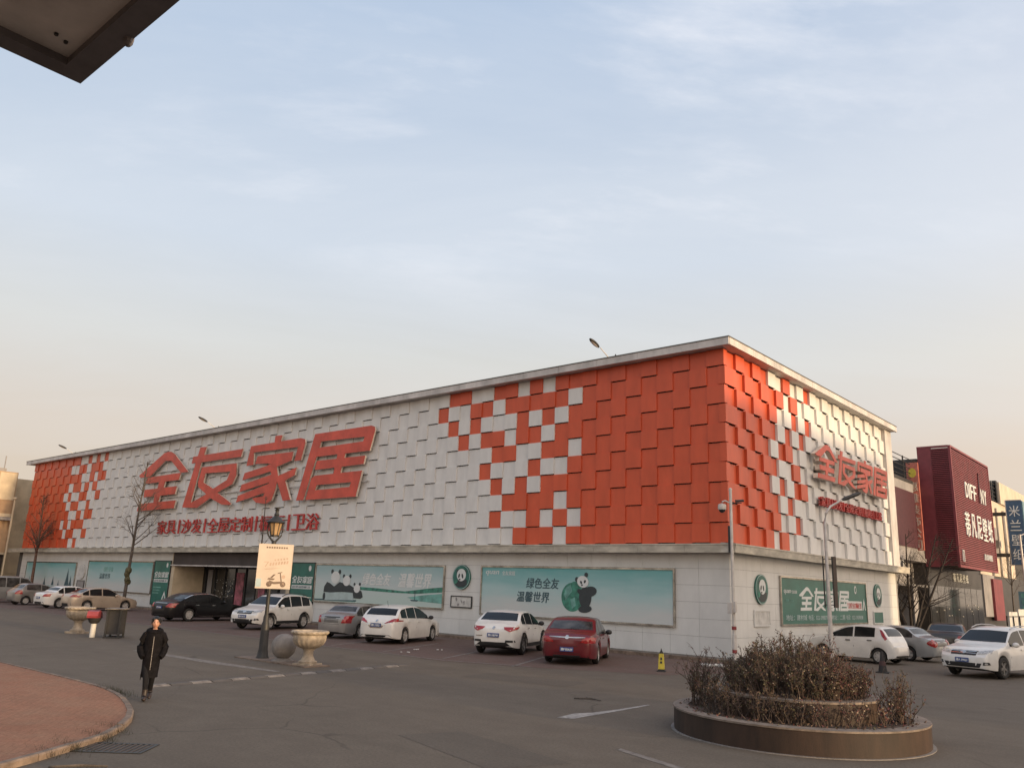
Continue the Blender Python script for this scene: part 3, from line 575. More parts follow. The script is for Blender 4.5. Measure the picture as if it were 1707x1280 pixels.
printed('leaf_mark', [ell(13.9, 2.92, .16, .2, 16)], PS, .047, M_['print_white'], b); printed('leaf_mark', [ell(13.9, 2.92, .09, .12, 14)], PS, .052, M_['green'], b)
# green banners either side of the entrance
for u0, u1, lab in ((-45.65, -43.35, 'tall green banner on the far side of the entrance'), (-28.55, -26.3, 'tall green banner between the entrance and the panda billboard')):
    b = thing('banner_sign', lab, 'banner', ((u0+u1)/2, 0, .3), group='green banners beside the entrance')
    part('print', MB().prism([(u0, .35), (u1, .35), (u1, 3.40), (u0, 3.40)], PF, 0, .05), M_['green'], b, True); frame(PF, u0-.04, u1+.04, .31, 3.44, .05, .07, b, M_['dark_metal'])
    w = u1-u0
    store_name(PF, u0+.1, 2.22, w*.9, .42, .045, .057, [M_['print_white']], b, rim=False, name='lettering')
    printed('white_strip', [[(u0+.12, 1.90), (u1-.15, 1.90), (u1-.15, 2.12), (u0+.12, 2.12)]], PF, .057, M_['print_white'], b)
    words('lettering', '家具 沙发 全屋定制 橱柜 卫浴', PF, u0+.2, 1.94, w*.78, .14, .062, M_['print_dark'], b)
    for k in range(3): printed('text_line', [[(u0+.15, 1.5-k*.2), (u0+1.3-.15*k, 1.5-k*.2), (u0+1.3-.15*k, 1.57-k*.2), (u0+.15, 1.57-k*.2)]], PF, .056, M_['print_teal'], b)
    printed('roof_mark', [[(u1-.75, .7), (u1-.42, 1.3), (u1-.1, .7), (u1-.25, .7), (u1-.42, 1.05), (u1-.58, .7)]], PF, .057, M_['print_white'], b)
    printed('leaf_mark', [ell(u1-.45, 3.1, .13, .17, 14)], PF, .057, M_['print_white'], b)
# round panda emblems
for P, u, v, loc, lab in ((PF, -14.32, 2.83, (-14.3, 0, 2.2), 'round green panda emblem on the wall between the two big billboards'), (PS, 2.72, 2.70, (0, 2.7, 2.1), 'round green panda emblem on the end facade near the camera pole'), (PS, 17.38, 2.70, (0, 17.4, 2.1), 'round green panda emblem at the far end of the end facade'), (PF, -58.0, 2.45, (-58, 0, 1.9), 'faded round emblem between the far billboards')):
    e = thing('emblem', lab, 'emblem', loc, group='round emblems on the store')
    faded = u < -50
    g_ = M_['paper'] if faded else M_['green']
    mb = MB(); mb.prism(ell(u, v, .60, .60, 36), P, 0, .07); part('disc', mb, g_, e, True)
    printed('rim_ring', [ell(u, v, .585, .585, 36)], P, .072, M_['print_pale'] if not faded else M_['paper'], e); printed('field', [ell(u, v, .555, .555, 36)], P, .077, g_, e)
    if not faded:
        printed('shoulder', [[(u-.45, v-.22), (u-.1, v-.12), (u+.42, v-.12), (u+.40, v-.36), (u+.2, v-.48), (u-.15, v-.50), (u-.38, v-.38)]], P, .082, M_['print_black'], e)
        printed('ear', [ell(u-.25, v+.27, .09, .1, 12), ell(u+.28, v+.25, .09, .1, 12)], P, .0825, M_['print_black'], e)
        printed('face', [ell(u+.02, v+.10, .31, .30, 22)], P, .087, M_['print_white'], e)
        printed('eye_patch', [ell(u-.13, v+.06, .055, .11, 12, -.3), ell(u+.10, v+.05, .055, .12, 12, .3), ell(u-.08, v-.12, .06, .04, 10)], P, .092, M_['print_black'], e)
        printed('bamboo', [ell(u-.33, v-.22, .13, .09, 12, .6)], P, .0925, M_['print_green'], e)
for P, u0, u1, v0, v1, loc, lab in ((PF, -15.0, -13.56, 1.36, 1.93, (-14.3, 0, 1.3), 'weathered white notice frame under the emblem on the long facade'), (PS, 2.0, 3.5, 1.24, 1.88, (0, 2.7, 1.2), 'blank pale notice panel under the emblem on the end facade'), (PS, 16.55, 18.1, 1.24, 1.88, (0, 17.3, 1.2), 'small green notice panel behind the white hatchback'), (PF, -58.7, -57.3, 1.0, 1.75, (-58, 0, 1), 'small dark notice frame between the far billboards')):
    n = thing('notice_board', lab, 'notice board', loc, group='notice frames on the store')
    part('sheet', MB().prism([(u0+.04, v0+.04), (u1-.04, v0+.04), (u1-.04, v1-.04), (u0+.04, v1-.04)], P, 0, .03), M_['green'] if u0 > 10 else (M_['plaster_grey'] if u0 < -50 else M_['paper']), n, True); frame(P, u0, u1, v0, v1, .05, .05, n, M_['dark_metal'] if u0 < 0 else M_['stone'])
    if u0 < 0:
        for k in range(5): printed('torn_scrap', [ell(u0+rnd.uniform(.3, 1.2), v0+rnd.uniform(.12, .45), rnd.uniform(.05, .14), rnd.uniform(.03, .08), 7, rnd.uniform(0, 3))], P, .034+.001*k, M_['plaster_grey'], n)
# floodlights leaning out over the roof edge
for x, lab in ((-5.6, 'roof floodlight above the orange panels near the corner'), (-39.35, 'roof floodlight above the giant letters'), (-63.4, 'roof floodlight near the far end of the roof')):
    f = thing('roof_floodlight', lab, 'floodlight', (x, -.1, 12.66), group='floodlights on the store roof')
    part('base_plate', MB().box(-.12, .5, -.06, .1, 0, .06).box(.30, .34, 0, .04, .05, .2), M_['iron'], f)
    part('arm', MB().tube([(0, 0, .04), (-.03, -.25, .2), (-.08, -.62, .42)], [.025, .022, .02], 8), M_['galv'], f, smooth=60)
    h = MB().blob((-.15, -.98, .56), (.12, .40, .085), 14, 8, rot=Matrix.Rotation(R(-18), 3, 'X')); part('head', h, M_['iron'], f, smooth=60)
    part('lens', MB().blob((-.15, -.98, .535), (.09, .33, .075), 14, 8, rot=Matrix.Rotation(R(-18), 3, 'X')), M_['galv'], f, smooth=60)
# ------------------------------------------------------------------ cars
def lerp_tab(tab, s):
    if s <= tab[0][0]: return tab[0][1]
    for (a, x), (b, y) in zip(tab, tab[1:]):
        if s <= b: return x+(y-x)*(s-a)/(b-a)
    return tab[-1][1]
def make_wheel(r, w, rim_m, spokes=5):
    t = MB().lathe([(r*.66, -w/2), (r*.90, -w/2), (r*.98, -w*.36), (r, -w*.2), (r, w*.2), (r*.98, w*.36), (r*.90, w/2), (r*.66, w/2)], 28, axis='y', cap=False)
    rm = MB().lathe([(r*.67, -w*.40), (r*.67, w*.46), (r*.61, w*.46), (r*.58, w*.12), (r*.05, w*.10)], 28, axis='y')
    rm.lathe([(r*.15, w*.1), (r*.14, w*.38), (.01, w*.40)], 12, axis='y')
    for k in range(spokes):
        a = 2*math.pi*k/spokes; c, s = math.cos(a), math.sin(a); hw = r*.075*(5/spokes)**.5*1.25
        P = lambda u, v, d: (u*c-v*s, d, u*s+v*c)
        rm.prism([(r*.10, -hw*1.2), (r*.63, -hw), (r*.63, hw), (r*.10, hw*1.2)], P, w*.14, w*.38)
    dk = MB().lathe([(r*.60, -w*.1), (r*.60, w*.08)], 20, axis='y')
    return t.mesh('tyre', M_['tyre'], 40), rm.mesh('rim', rim_m, 35), dk.mesh('brake', M_['plastic_black'])
def make_car(name, label, loc, hd, S):
    root = thing(name, label, S.get('cat', 'car'), (loc[0], loc[1], .008), R(hd), group=S.get('group'))
    L, W, prof, belt = S['L'], S['W'], S['prof'], S['belt']; fo, wb, wr = S['fo'], S['wb'], S['wr']; sill = S.get('sill', .20); tum = S.get('tum', .30); X = lambda s: L/2-s
    zt = lambda s: sum(lerp_tab(prof, s+d) for d in (-.12, -.08, -.04, 0, .04, .08, .12))/7 if .12 < s < L-.12 else lerp_tab(prof, s)
    bl = lambda s: belt[0]+(belt[1]-belt[0])*s/L
    ra = wr+.055
    def sec(s):
        t = abs(2*s/L-1); w = W/2*(1-S.get('tap', .17)*max(0, (t-.70)/.30)**2.4); z1 = zt(s); zl = sill+.05*max(0, (t-.85)/.15)
        for sw in (fo, fo+wb):
            d = abs(s-sw)
            if d < ra: zl = max(zl, wr+math.sqrt(max(0, ra*ra-d*d)))
        zb = min(bl(s), z1-.05); hg = max(z1-.045-zb, 0.0); d = zb-zl; yb = w*.955; yt = yb-tum*hg
        return w, zl, zb, hg, z1, yb, yt, [(.80*w, zl), (.955*w, zl), (.99*w, zl+.25*d), (w, zl+.55*d), (.988*w, zl+.85*d), (yb, zb), (yb-.5*tum*hg, zb+.5*hg), (yt, zb+.94*hg), (yt-.055, zb+hg+.008), ((yt-.05)*.6, z1-.012), (0, z1)]
    ss = set([0, L]); n = 70
    for i in range(n+1): t = i/n; ss.add(round(L*(.55*t+.45*(.5-.5*math.cos(math.pi*t))), 4))
    for sw in (fo, fo+wb):
        for k in range(-10, 11): ss.add(round(sw+ra*math.sin(math.pi/2*k/10), 4))
    ss = sorted(ss); vs, fs = [], []; k = 21
    for s in ss:
        h = sec(s)[-1]; ring = [(X(s), -y, z) for y, z in h]+[(X(s), y, z) for y, z in h[-2::-1]]; vs += ring
    for i in range(len(ss)-1):
        for j in range(k-1): fs.append((i*k+j, i*k+j+1, (i+1)*k+j+1, (i+1)*k+j))
    # rounded end caps
    for idx, sg in ((0, 1), (len(ss)-1, -1)):
        o = idx*k; base = len(vs); ring = vs[o:o+k]; zm = sum(p[2] for p in ring)/k
        for f_, dx in ((.90, .05), (.6, .085)):
            for p in ring: vs.append((p[0]+sg*dx, p[1]*f_, zm+(p[2]-zm)*(f_*.5+.5 if f_ > .8 else f_*.9+.05)))
        for a, b in ((o, base), (base, base+k)):
            for j in range(k): fs.append((a+j, a+(j+1) % k, b+(j+1) % k, b+j))
        fs.append(tuple(base+k+j for j in range(k)))
    mb = MB().add(vs, fs); me = mb.mesh('body', M_[S['paint']], 38); body = link('body', me, root)
    bm = bmesh.new(); bm.from_mesh(me); bvh = BVHTree.FromBMesh(bm); bm.free()
    DIR = {'f': lambda u, v: (Vector((6, u, v)), Vector((-1, 0, 0))), 'r': lambda u, v: (Vector((-6, u, v)), Vector((1, 0, 0))), 'l': lambda u, v: (Vector((u, 4, v)), Vector((0, -1, 0))), 'R': lambda u, v: (Vector((u, -4, v)), Vector((0, 1, 0))), 't': lambda u, v: (Vector((u, v, 4)), Vector((0, 0, -1)))}
    def patch(nm, poly, view, m, off=.012, parent=root, cuts=3):
        b = bmesh.new(); f = b.faces.new([b.verts.new((u, v, 0)) for u, v in poly]); bmesh.ops.triangulate(b, faces=[f]); bmesh.ops.subdivide_edges(b, edges=b.edges[:], cuts=cuts, use_grid_fill=True)
        rim_ = [v for v in b.verts if v.is_boundary]; ext = bmesh.ops.extrude_edge_only(b, edges=[e for e in b.edges if e.is_boundary])
        sk = set(v for v in ext['geom'] if isinstance(v, bmesh.types.BMVert))
        for v in b.verts:
            o_, d_ = DIR[view](v.co.x, v.co.y); hit, nrm, _, _ = bvh.ray_cast(o_, d_)
            if hit is None: hit, nrm, _, _ = bvh.find_nearest(o_+d_*(6-L/2 if view in 'fr' else 4-W/2))
            if nrm.dot(d_) > 0: nrm = -nrm
            v.co = hit+nrm*(-.02 if v in sk else off)
        bmesh.ops.recalc_face_normals(b, faces=b.faces); me2 = bpy.data.meshes.new(nm); b.to_mesh(me2); b.free(); me2.materials.append(m); me2.shade_smooth(); me2.set_sharp_from_angle(angle=R(45)); return link(nm, me2, parent)
    glass = M_[S.get('glass', 'car_glass')]
    # side windows between the pillars
    top = lambda s: (lambda q: q[2]+.90*q[3])(sec(s))
    lo = lambda s: bl(s)+.02
    a, b_ = S['win']; cutsS = [a]+S.get('pillars', [])+[b_]
    for side in ('l', 'R'):
        for s0, s1 in zip(cutsS, cutsS[1:]):
            s0 += .035 if s0 != a else 0; s1 -= .035 if s1 != b_ else 0
            N = 9; tp = [(X(s0+(s1-s0)*i/N), top(s0+(s1-s0)*i/N)) for i in range(N+1)]; tp = [(u, max(z_, lo(L/2-u)+.015)) for u, z_ in tp]
            poly = [(X(s1), lo(s1)), (X(s0), lo(s0))]+tp
            q = [poly[0], poly[1]]
            for p in tp:
                if (Vector(p)-Vector(q[-1])).length > .02: q.append(p)
            if (Vector(q[-1])-Vector(q[0])).length < .02: q.pop()
            patch('side_window', q, side, glass, .006, cuts=2)
        if S.get('chrome_line'): 
            N = 14; pts = [(X(a+(b_-a)*i/N), max(top(a+(b_-a)*i/N), lo(a+(b_-a)*i/N))+.005) for i in range(N+1)]
            patch('window_trim', pts+[(u, z_+.028) for u, z_ in pts[::-1]], side, M_['chrome_trim'], .012, cuts=0)
        for s_ in S.get('doors', []):
            patch('door_seam', [(X(s_)-.007, sill+.10), (X(s_)+.007, sill+.10), (X(s_)+.007, bl(s_)), (X(s_)-.007, bl(s_))], side, M_['plastic_black'], .002, cuts=1)
        for s_ in S.get('handles', []): patch('door_handle', [(X(s_)-.09, bl(s_)-.13), (X(s_)+.09, bl(s_)-.13), (X(s_)+.09, bl(s_)-.10), (X(s_)-.09, bl(s_)-.10)], side, M_[S.get('handle_m', S['paint'])], .035, cuts=0)
        if S.get('cladding'):
            patch('sill_trim', [(X(fo+ra+.03), sill+.015), (X(fo+wb-ra-.03), sill+.015), (X(fo+wb-ra-.03), sill+.15), (X(fo+ra+.03), sill+.15)], side, M_['plastic_black'], .010, cuts=1)
            for sw in (fo, fo+wb):
                arc = [(X(sw)+(ra+.006)*math.cos(t), wr+(ra+.006)*math.sin(t)) for t in [math.pi*i/14 for i in range(15)]]; arc2 = [(X(sw)+(ra+.055)*math.cos(t), wr+(ra+.055)*math.sin(t)) for t in [math.pi*i/14 for i in range(15)]]
                patch('arch_trim', arc+arc2[::-1], side, M_['plastic_black'], .012, cuts=0)
    sc_, sr1 = S['screen']; q0, q1 = sec(sc_), sec(sr1)
    patch('windscreen', [(-q0[0]*.86, zt(sc_)+.03), (q0[0]*.86, zt(sc_)+.03), (q1[6]-.07, zt(sr1)-.055), (0, zt(sr1)-.03), (-q1[6]+.07, zt(sr1)-.055)], 'f', glass, .008)
    sr2, sg = S['rear']; q0, q1 = sec(sg), sec(sr2); hw0 = min(q0[0]*.80, S.get('rgw', 9))
    patch('rear_window', [(-hw0, zt(sg)+.03), (hw0, zt(sg)+.03), (q1[6]-.10, zt(sr2)-.05), (0, zt(sr2)-.03), (-q1[6]+.10, zt(sr2)-.05)], 'r', M_[S.get('rear_glass', S.get('glass', 'car_glass'))], .008)
    for view, key in (('f', 'front'), ('r', 'back')):
        for nm, poly, m, off, mir in S.get(key, []):
            patch(nm, poly, view, M_[m], off)
            if mir: patch(nm, [(-u, v) for u, v in poly[::-1]], view, M_[m], off)
    for nm, poly, m, off in S.get('sides', []):
        for side in ('l', 'R'): patch(nm, [(X(s), v) for s, v in poly], side, M_[m], off)
    # number plates
    for view, z_ in (('f', S.get('plate_f')), ('r', S.get('plate_r'))):
        if not z_: continue
        o_, d_ = DIR[view](0, z_); hit, *_ = bvh.ray_cast(o_, d_); sx = 1 if view == 'f' else -1
        pl = part('number_plate', MB().box(hit.x, hit.x+sx*.045, -.22, .22, z_-.07, z_+.07), M_['plate_blue'], root)
        Pp = plane((hit.x+sx*.046, 0, z_), (0, sx, 0), (0, 0, 1))
        part('plate_number', lettering(MB(), S.get('plate', '津N 08271'), Pp, -.19, -.045, .38, .09, 0, .003, bold=.02), M_['print_white'], pl)
    # door mirrors
    sm = S['mirror']; q = sec(sm)
    for sgn in (-1, 1):
        m_ = MB().blob((X(sm), sgn*(q[5]+.12), bl(sm)+.07), (.075, .12, .085), 12, 8); m_.tube([(X(sm)-.01, sgn*(q[5]-.05), bl(sm)+.02), (X(sm), sgn*(q[5]+.06), bl(sm)+.05)], .028, 6)
        part('door_mirror', m_, M_[S.get('mirror_m', S['paint'])], root, smooth=60)
    part('underbody', MB().box(X(L-.3), X(.3), -W/2+.27, W/2-.27, sill-.02, .62).box(X(fo+wb-ra-.02), X(fo+ra+.02), -W/2+.10, W/2-.10, sill-.005, .5).box(X(.55), X(.15), -W/2+.22, W/2-.22, sill+.0, .5).box(X(L-.15), X(L-.45), -W/2+.22, W/2-.22, sill+.02, .5), M_['plastic_black'], root)
    ty, rm, dk = make_wheel(wr, .205, M_[S.get('rim', 'rim')], S.get('spokes', 5))
    for sw in (fo, fo+wb):
        for sgn in (1, -1):
            w_ = link('wheel', ty, root); w_.location = (X(sw), sgn*(W/2-.125), wr); w_.rotation_euler = (0, rnd.uniform(0, 3), 0 if sgn > 0 else math.pi)
            link('rim', rm, w_); link('brake', dk, w_)
    if S.get('rails'):
        for sgn in (-1, 1):
            a0, a1 = S['rails']; pts = []
            for i in range(7):
                s = a0+(a1-a0)*i/6; q = sec(s); pts.append((X(s), sgn*(q[6]-.06), zt(s)+(.0 if i in (0, 6) else .035)))
            part('roof_rail', MB().tube(pts, .018, 6), M_[S.get('rail_m', 'dark_metal')], root, smooth=60)
    if S.get('antenna'): s = S['antenna']; part('antenna', MB().tube([(X(s), 0, zt(s)-.02), (X(s)-.1, 0, zt(s)+.22)], .008, 5), M_['plastic_black'], root)
    if S.get('spoiler'):
        s = sr2; q = sec(s); z_ = zt(s); part('spoiler', MB().prism([(X(s)+.10, z_-.03), (X(s)+.10, z_+.005), (X(s)-.22, z_-.015), (X(s)-.24, z_-.045)], lambda u, v, d: (u, d, v), -q[6]+.03, q[6]-.03), M_[S['spoiler']], root)
    return root
def sedan(L, H, **k):
    b = dict(L=L, W=1.79, prof=[(0, .62), (.10, .70), (.45, .80), (1.15, .92), (1.30, .955), (2.15, H-.04), (2.6, H), (3.1, H-.01), (3.45, H-.05), (L-.62, 1.06), (L-.25, 1.03), (L-.06, .99), (L, .90)], belt=(.84, .96), fo=.92, wb=2.66, wr=.32, win=(1.55, L-.78), pillars=[2.55, 3.35], doors=[1.5, 2.55, 3.5], handles=[2.3, 3.25], screen=(1.32, 2.12), rear=(3.5, L-.68), mirror=1.72)
    b.update(k); return b
def hatch(L, H, **k):
    b = dict(L=L, W=1.78, prof=[(0, .66), (.10, .76), (.40, .88), (.95, 1.00), (1.10, 1.04), (1.85, H-.07), (2.4, H), (3.2, H-.02), (L-.62, H-.07), (L-.30, 1.12), (L-.10, 1.02), (L, .92)], belt=(.92, 1.04), fo=.86, wb=2.6, wr=.34, win=(1.35, L-.62), pillars=[2.35, 3.25], doors=[1.3, 2.35, 3.3], handles=[2.1, 3.05], screen=(1.12, 1.82), rear=(L-.60, L-.28), mirror=1.5)
    b.update(k); return b
def suv(L, H, **k):
    b = dict(L=L, W=1.83, prof=[(0, .74), (.10, .86), (.40, .97), (1.05, 1.08), (1.20, 1.11), (1.95, H-.08), (2.5, H), (3.3, H-.01), (L-.55, H-.07), (L-.22, 1.20), (L-.08, 1.08), (L, .95)], belt=(.98, 1.12), fo=.90, wb=2.65, wr=.355, sill=.27, win=(1.45, L-.50), pillars=[2.45, 3.35], doors=[1.4, 2.45, 3.4], handles=[2.2, 3.15], screen=(1.22, 1.92), rear=(L-.52, L-.20), mirror=1.6)
    b.update(k); return b
def bumper(z0, z1, w): return [(-w, z0), (w, z0), (w*.93, z1), (-w*.93, z1)]
GRP = 'cars parked around the store'
# red sedan
make_car('sedan_car', 'dark red sedan parked tail-out in front of the globe billboard', (-3.26, -5.39), 117.4, sedan(4.83, 1.50, W=1.86, wb=2.74, fo=1.0, paint='paint_car_red', group=GRP, glass='car_glass_thin', chrome_line=False, handles=[2.45, 3.35], handle_m='chrome_trim', win=(1.6, 4.0), rear=(3.55, 4.22), plate='津P E0A39', plate_r=.50, mirror_m='plastic_black', spokes=10,
    back=[('tail_light', [(.42, .72), (.88, .70), (.90, .90), (.60, .88), (.50, .80)], 'lamp_red', .015, True), ('chrome_bar', [(-.60, .855), (.60, .855), (.60, .885), (-.60, .885)], 'chrome_trim', .02, False), ('badge', ell(0, .87, .07, .06, 12), 'chrome_trim', .03, False), ('bumper_seam', [(-.85, .37), (.85, .37), (.85, .385), (-.85, .385)], 'plastic_black', .004, False), ('rear_valance', bumper(.22, .32, .75), 'plastic_black', .01, False), ('trunk_seam', [(-.62, .60), (.62, .60), (.62, .612), (-.62, .612)], 'plastic_black', .003, False)]))
# white coupe-like suv
make_car('crossover_car', 'white crossover with slim red tail lights parked beside the red sedan', (-6.85, -4.84), 113.3, hatch(4.42, 1.58, W=1.82, wb=2.66, fo=.86, wr=.345, sill=.25, tum=.36, paint='paint_car_white', group=GRP, prof=[(0, .74), (.10, .84), (.40, .93), (1.05, 1.04), (1.20, 1.07), (2.0, 1.50), (2.5, 1.57), (3.05, 1.565), (3.45, 1.51), (4.0, 1.17), (4.3, 1.10), (4.42, .95)], belt=(.95, 1.10), win=(1.45, 3.75), rear=(3.40, 4.02), cladding=True, plate='津K U827W', plate_r=.70, mirror_m='plastic_black', rim='rim_dark', handle_m='chrome_trim', screen=(1.22, 1.95),
    back=[('tail_light', [(.36, .98), (.86, 1.00), (.84, .92), (.62, .83), (.42, .90)], 'lamp_red', .018, True), ('reflector_pocket', [(.45, .46), (.80, .47), (.78, .54), (.47, .54)], 'plastic_black', .012, True), ('rear_valance', [(-.75, .27), (.75, .27), (.50, .46), (-.50, .46)], 'plastic_black', .014, False), ('badge', ell(0, .95, .05, .05, 10), 'chrome_trim', .02, False), ('badge', [(.42, .66), (.66, .66), (.66, .69), (.42, .69)], 'chrome_trim', .015, False)]))
# white estate
make_car('estate_car', 'white low estate with dark rear glass and roof aerial', (-12.75, -5.22), 111.7, hatch(4.66, 1.53, W=1.78, wb=2.76, fo=.98, wr=.315, tum=.34, paint='paint_car_white', group=GRP, prof=[(0, .62), (.10, .72), (.45, .84), (1.15, .98), (1.30, 1.02), (2.25, 1.48), (2.8, 1.53), (3.5, 1.50), (4.05, 1.42), (4.45, 1.06), (4.58, .98), (4.66, .88)], belt=(.90, 1.02), win=(1.55, 4.15), pillars=[2.75, 3.60], rear=(4.0, 4.42), antenna=3.75, plate='津M 70221', plate_r=.74, mirror_m='plastic_black', doors=[1.5, 2.75, 3.75], handles=[2.55, 3.5],
    back=[('tail_light', [(.38, .80), (.62, .86), (.88, .90), (.87, 1.02), (.66, .98), (.44, .86)], 'lamp_red', .016, True), ('plate_recess', [(-.42, .80), (-.26, .62), (.26, .62), (.42, .80)], 'chrome_trim', .004, False), ('rear_valance', [(-.80, .22), (.80, .22), (.62, .36), (-.62, .36)], 'plastic_black', .012, False), ('badge', ell(0, .90, .05, .05, 10), 'chrome_trim', .02, False)]))
# silver saloon
make_car('sedan_car', 'plain silver saloon between the white estate and the stone urn', (-15.77, -5.12), 108.7, sedan(4.34, 1.45, W=1.69, wb=2.5, fo=.84, wr=.30, paint='paint_car_silver', group=GRP, glass='car_glass_thin', plate=None, handle_m='plastic_black', win=(1.45, 3.62), pillars=[2.40, 3.12], doors=[1.4, 2.4, 3.25], handles=[2.2, 3.05], prof=[(0, .60), (.10, .70), (.45, .80), (1.05, .92), (1.2, .95), (1.95, 1.41), (2.4, 1.45), (2.9, 1.44), (3.25, 1.40), (3.75, 1.06), (4.15, 1.03), (4.28, .99), (4.34, .90)], screen=(1.22, 1.92), rear=(3.28, 3.70), mirror=1.6,
    back=[('tail_light', [(.50, .66), (.80, .66), (.80, .96), (.60, .94)], 'lamp_red', .016, True), ('plate_recess', [(-.36, .66), (.36, .66), (.36, .88), (-.36, .88)], 'rim_dark', .004, False), ('plate_light_bar', [(-.38, .88), (.38, .88), (.38, .91), (-.38, .91)], 'plastic_black', .015, False), ('bumper_seam', [(-.8, .60), (.8, .60), (.8, .612), (-.8, .612)], 'plastic_black', .003, False), ('rear_valance', bumper(.22, .29, .7), 'plastic_black', .01, False)]))
FRONT_SUV = [('headlight', [(.46, .78), (.84, .82), (.83, .93), (.62, .90), (.46, .86)], 'lamp_clear', .014, True), ('grille', [(-.42, .74), (.42, .74), (.44, .88), (-.44, .88)], 'plastic_black', .010, False), ('grille_bar', [(-.42, .785), (.42, .785), (.42, .805), (-.42, .805)], 'chrome_trim', .024, False), ('grille_bar', [(-.42, .84), (.42, .84), (.42, .86), (-.42, .86)], 'chrome_trim', .024, False), ('badge', ell(0, .815, .10, .05, 14), 'chrome_trim', .034, False), ('lower_intake', [(-.55, .36), (.55, .36), (.62, .50), (-.62, .50)], 'plastic_black', .010, False), ('fog_light', [(.66, .44), (.82, .46), (.80, .54), (.68, .54)], 'plastic_black', .012, True), ('fog_lamp', ell(.74, .49, .035, .03, 10), 'lamp_clear', .02, True)]
make_car('suv_car', 'white SUV facing out behind the lamp post', (-22.17, -5.33), 287.7, suv(4.50, 1.68, paint='paint_car_white', group=GRP, cladding=True, rails=(1.9, 3.9), spoiler='paint_car_white', plate='津A 56C21', plate_f=.62, mirror_m='paint_car_white', front=FRONT_SUV+[('skid_plate', bumper(.28, .36, .6), 'plastic_black', .012, False)]))
make_car('suv_car', 'white SUV facing out beside the raised planter at the street edge', (8.07, 4.23), 255, suv(4.55, 1.68, paint='paint_car_white', group=GRP, cladding=False, rails=(2.0, 4.0), rail_m='rim', plate='津A 39061', plate_f=.58, front=FRONT_SUV, rim='rim_dark'))
# long black saloon
make_car('sedan_car', 'long black saloon with chrome window line by the entrance', (-29.79, -4.95), 97, sedan(5.2, 1.52, W=1.90, wb=3.12, fo=.92, wr=.345, paint='paint_car_black', group=GRP, chrome_line=True, spokes=10, win=(1.75, 4.35), pillars=[2.75, 3.75], doors=[1.6, 2.75, 3.9], handles=[2.55, 3.6], handle_m='chrome_trim', prof=[(0, .66), (.1, .76), (.5, .86), (1.4, .98), (1.55, 1.0), (2.4, 1.47), (2.9, 1.52), (3.5, 1.50), (3.95, 1.43), (4.7, 1.08), (5.0, 1.04), (5.14, .99), (5.2, .90)], belt=(.90, 1.0), screen=(1.57, 2.35), rear=(4.0, 4.62), mirror=1.9, plate='津C 88G60', plate_r=.72,
    back=[('tail_light', [(.52, .74), (.88, .72), (.90, .94), (.66, .93)], 'lamp_red', .016, True), ('rear_valance', bumper(.22, .36, .8), 'plastic_black', .01, False), ('chrome_bar', [(-.5, .92), (.5, .92), (.5, .945), (-.5, .945)], 'chrome_trim', .016, False)], sides=[('sill_chrome', [(1.5, .27), (3.8, .27), (3.8, .285), (1.5, .285)], 'chrome_trim', .012)]))
# beige saloon, white saloon, silver hatch, van at the far end
make_car('sedan_car', 'beige metallic saloon with sloping roof beside the bare tree', (-42.37, -5.12), 94, sedan(4.38, 1.46, W=1.70, wb=2.57, fo=.85, wr=.31, paint='paint_car_beige', group=GRP, win=(1.5, 3.78), pillars=[2.5, 3.35], doors=[1.45, 2.5, 3.4], rear=(3.3, 3.95), plate=None, prof=[(0, .62), (.1, .72), (.45, .82), (1.05, .94), (1.2, .97), (2.0, 1.42), (2.5, 1.46), (3.0, 1.44), (3.35, 1.37), (3.95, 1.08), (4.2, 1.06), (4.32, 1.0), (4.38, .9)], screen=(1.22, 1.97), mirror=1.62,
    back=[('tail_light', [(.42, .84), (.82, .82), (.82, .98), (.60, .96)], 'lamp_red', .016, True), ('rear_valance', bumper(.22, .44, .7), 'plastic_black', .01, False)]))
make_car('sedan_car', 'white saloon half hidden behind the beige saloon', (-45.9, -5.4), 96, sedan(4.5, 1.46, paint='paint_car_white', group=GRP, plate='津Q 18X05', plate_r=.66, back=[('tail_light', [(.5, .74), (.84, .74), (.84, .92), (.62, .9)], 'lamp_red', .016, True), ('rear_valance', bumper(.22, .40, .7), 'plastic_black', .01, False)]))
make_car('hatchback_car', 'dusty silver hatchback near the far end of the car park', (-51.2, -5.6), 95, hatch(3.85, 1.50, W=1.66, wb=2.4, fo=.78, wr=.29, paint='paint_car_grey', group=GRP, glass='car_glass_thin', win=(1.3, 3.2), pillars=[2.2], doors=[1.25, 2.2, 3.05], handles=[2.0, 2.9], plate=None, back=[('tail_light', [(.60, .74), (.82, .74), (.80, 1.02), (.68, 1.0)], 'lamp_red', .016, True), ('rear_valance', bumper(.22, .34, .7), 'rim_dark', .01, False)]))
make_car('van_car', 'grey van with pale roof cut by the picture edge', (-56.0, -6.2), 97, suv(4.9, 1.92, W=1.72, wb=2.8, fo=.9, wr=.31, sill=.26, cat='van', tum=.16, paint='paint_car_silver', group=GRP, glass='car_glass_thin', win=(1.0, 4.6), pillars=[1.9, 2.9, 3.8], doors=[1.0, 1.9, 2.9], handles=[1.75, 2.1], prof=[(0, .70), (.1, .85), (.35, .95), (.55, 1.05), (1.3, 1.82), (1.8, 1.92), (4.4, 1.90), (4.72, 1.80), (4.84, 1.15), (4.9, .9)], belt=(1.05, 1.12), screen=(.6, 1.25), rear=(4.70, 4.83), mirror=1.0, plate=None, back=[('tail_light', [(.68, .70), (.82, .70), (.82, 1.0), (.70, 1.0)], 'lamp_red', .014, True)]))
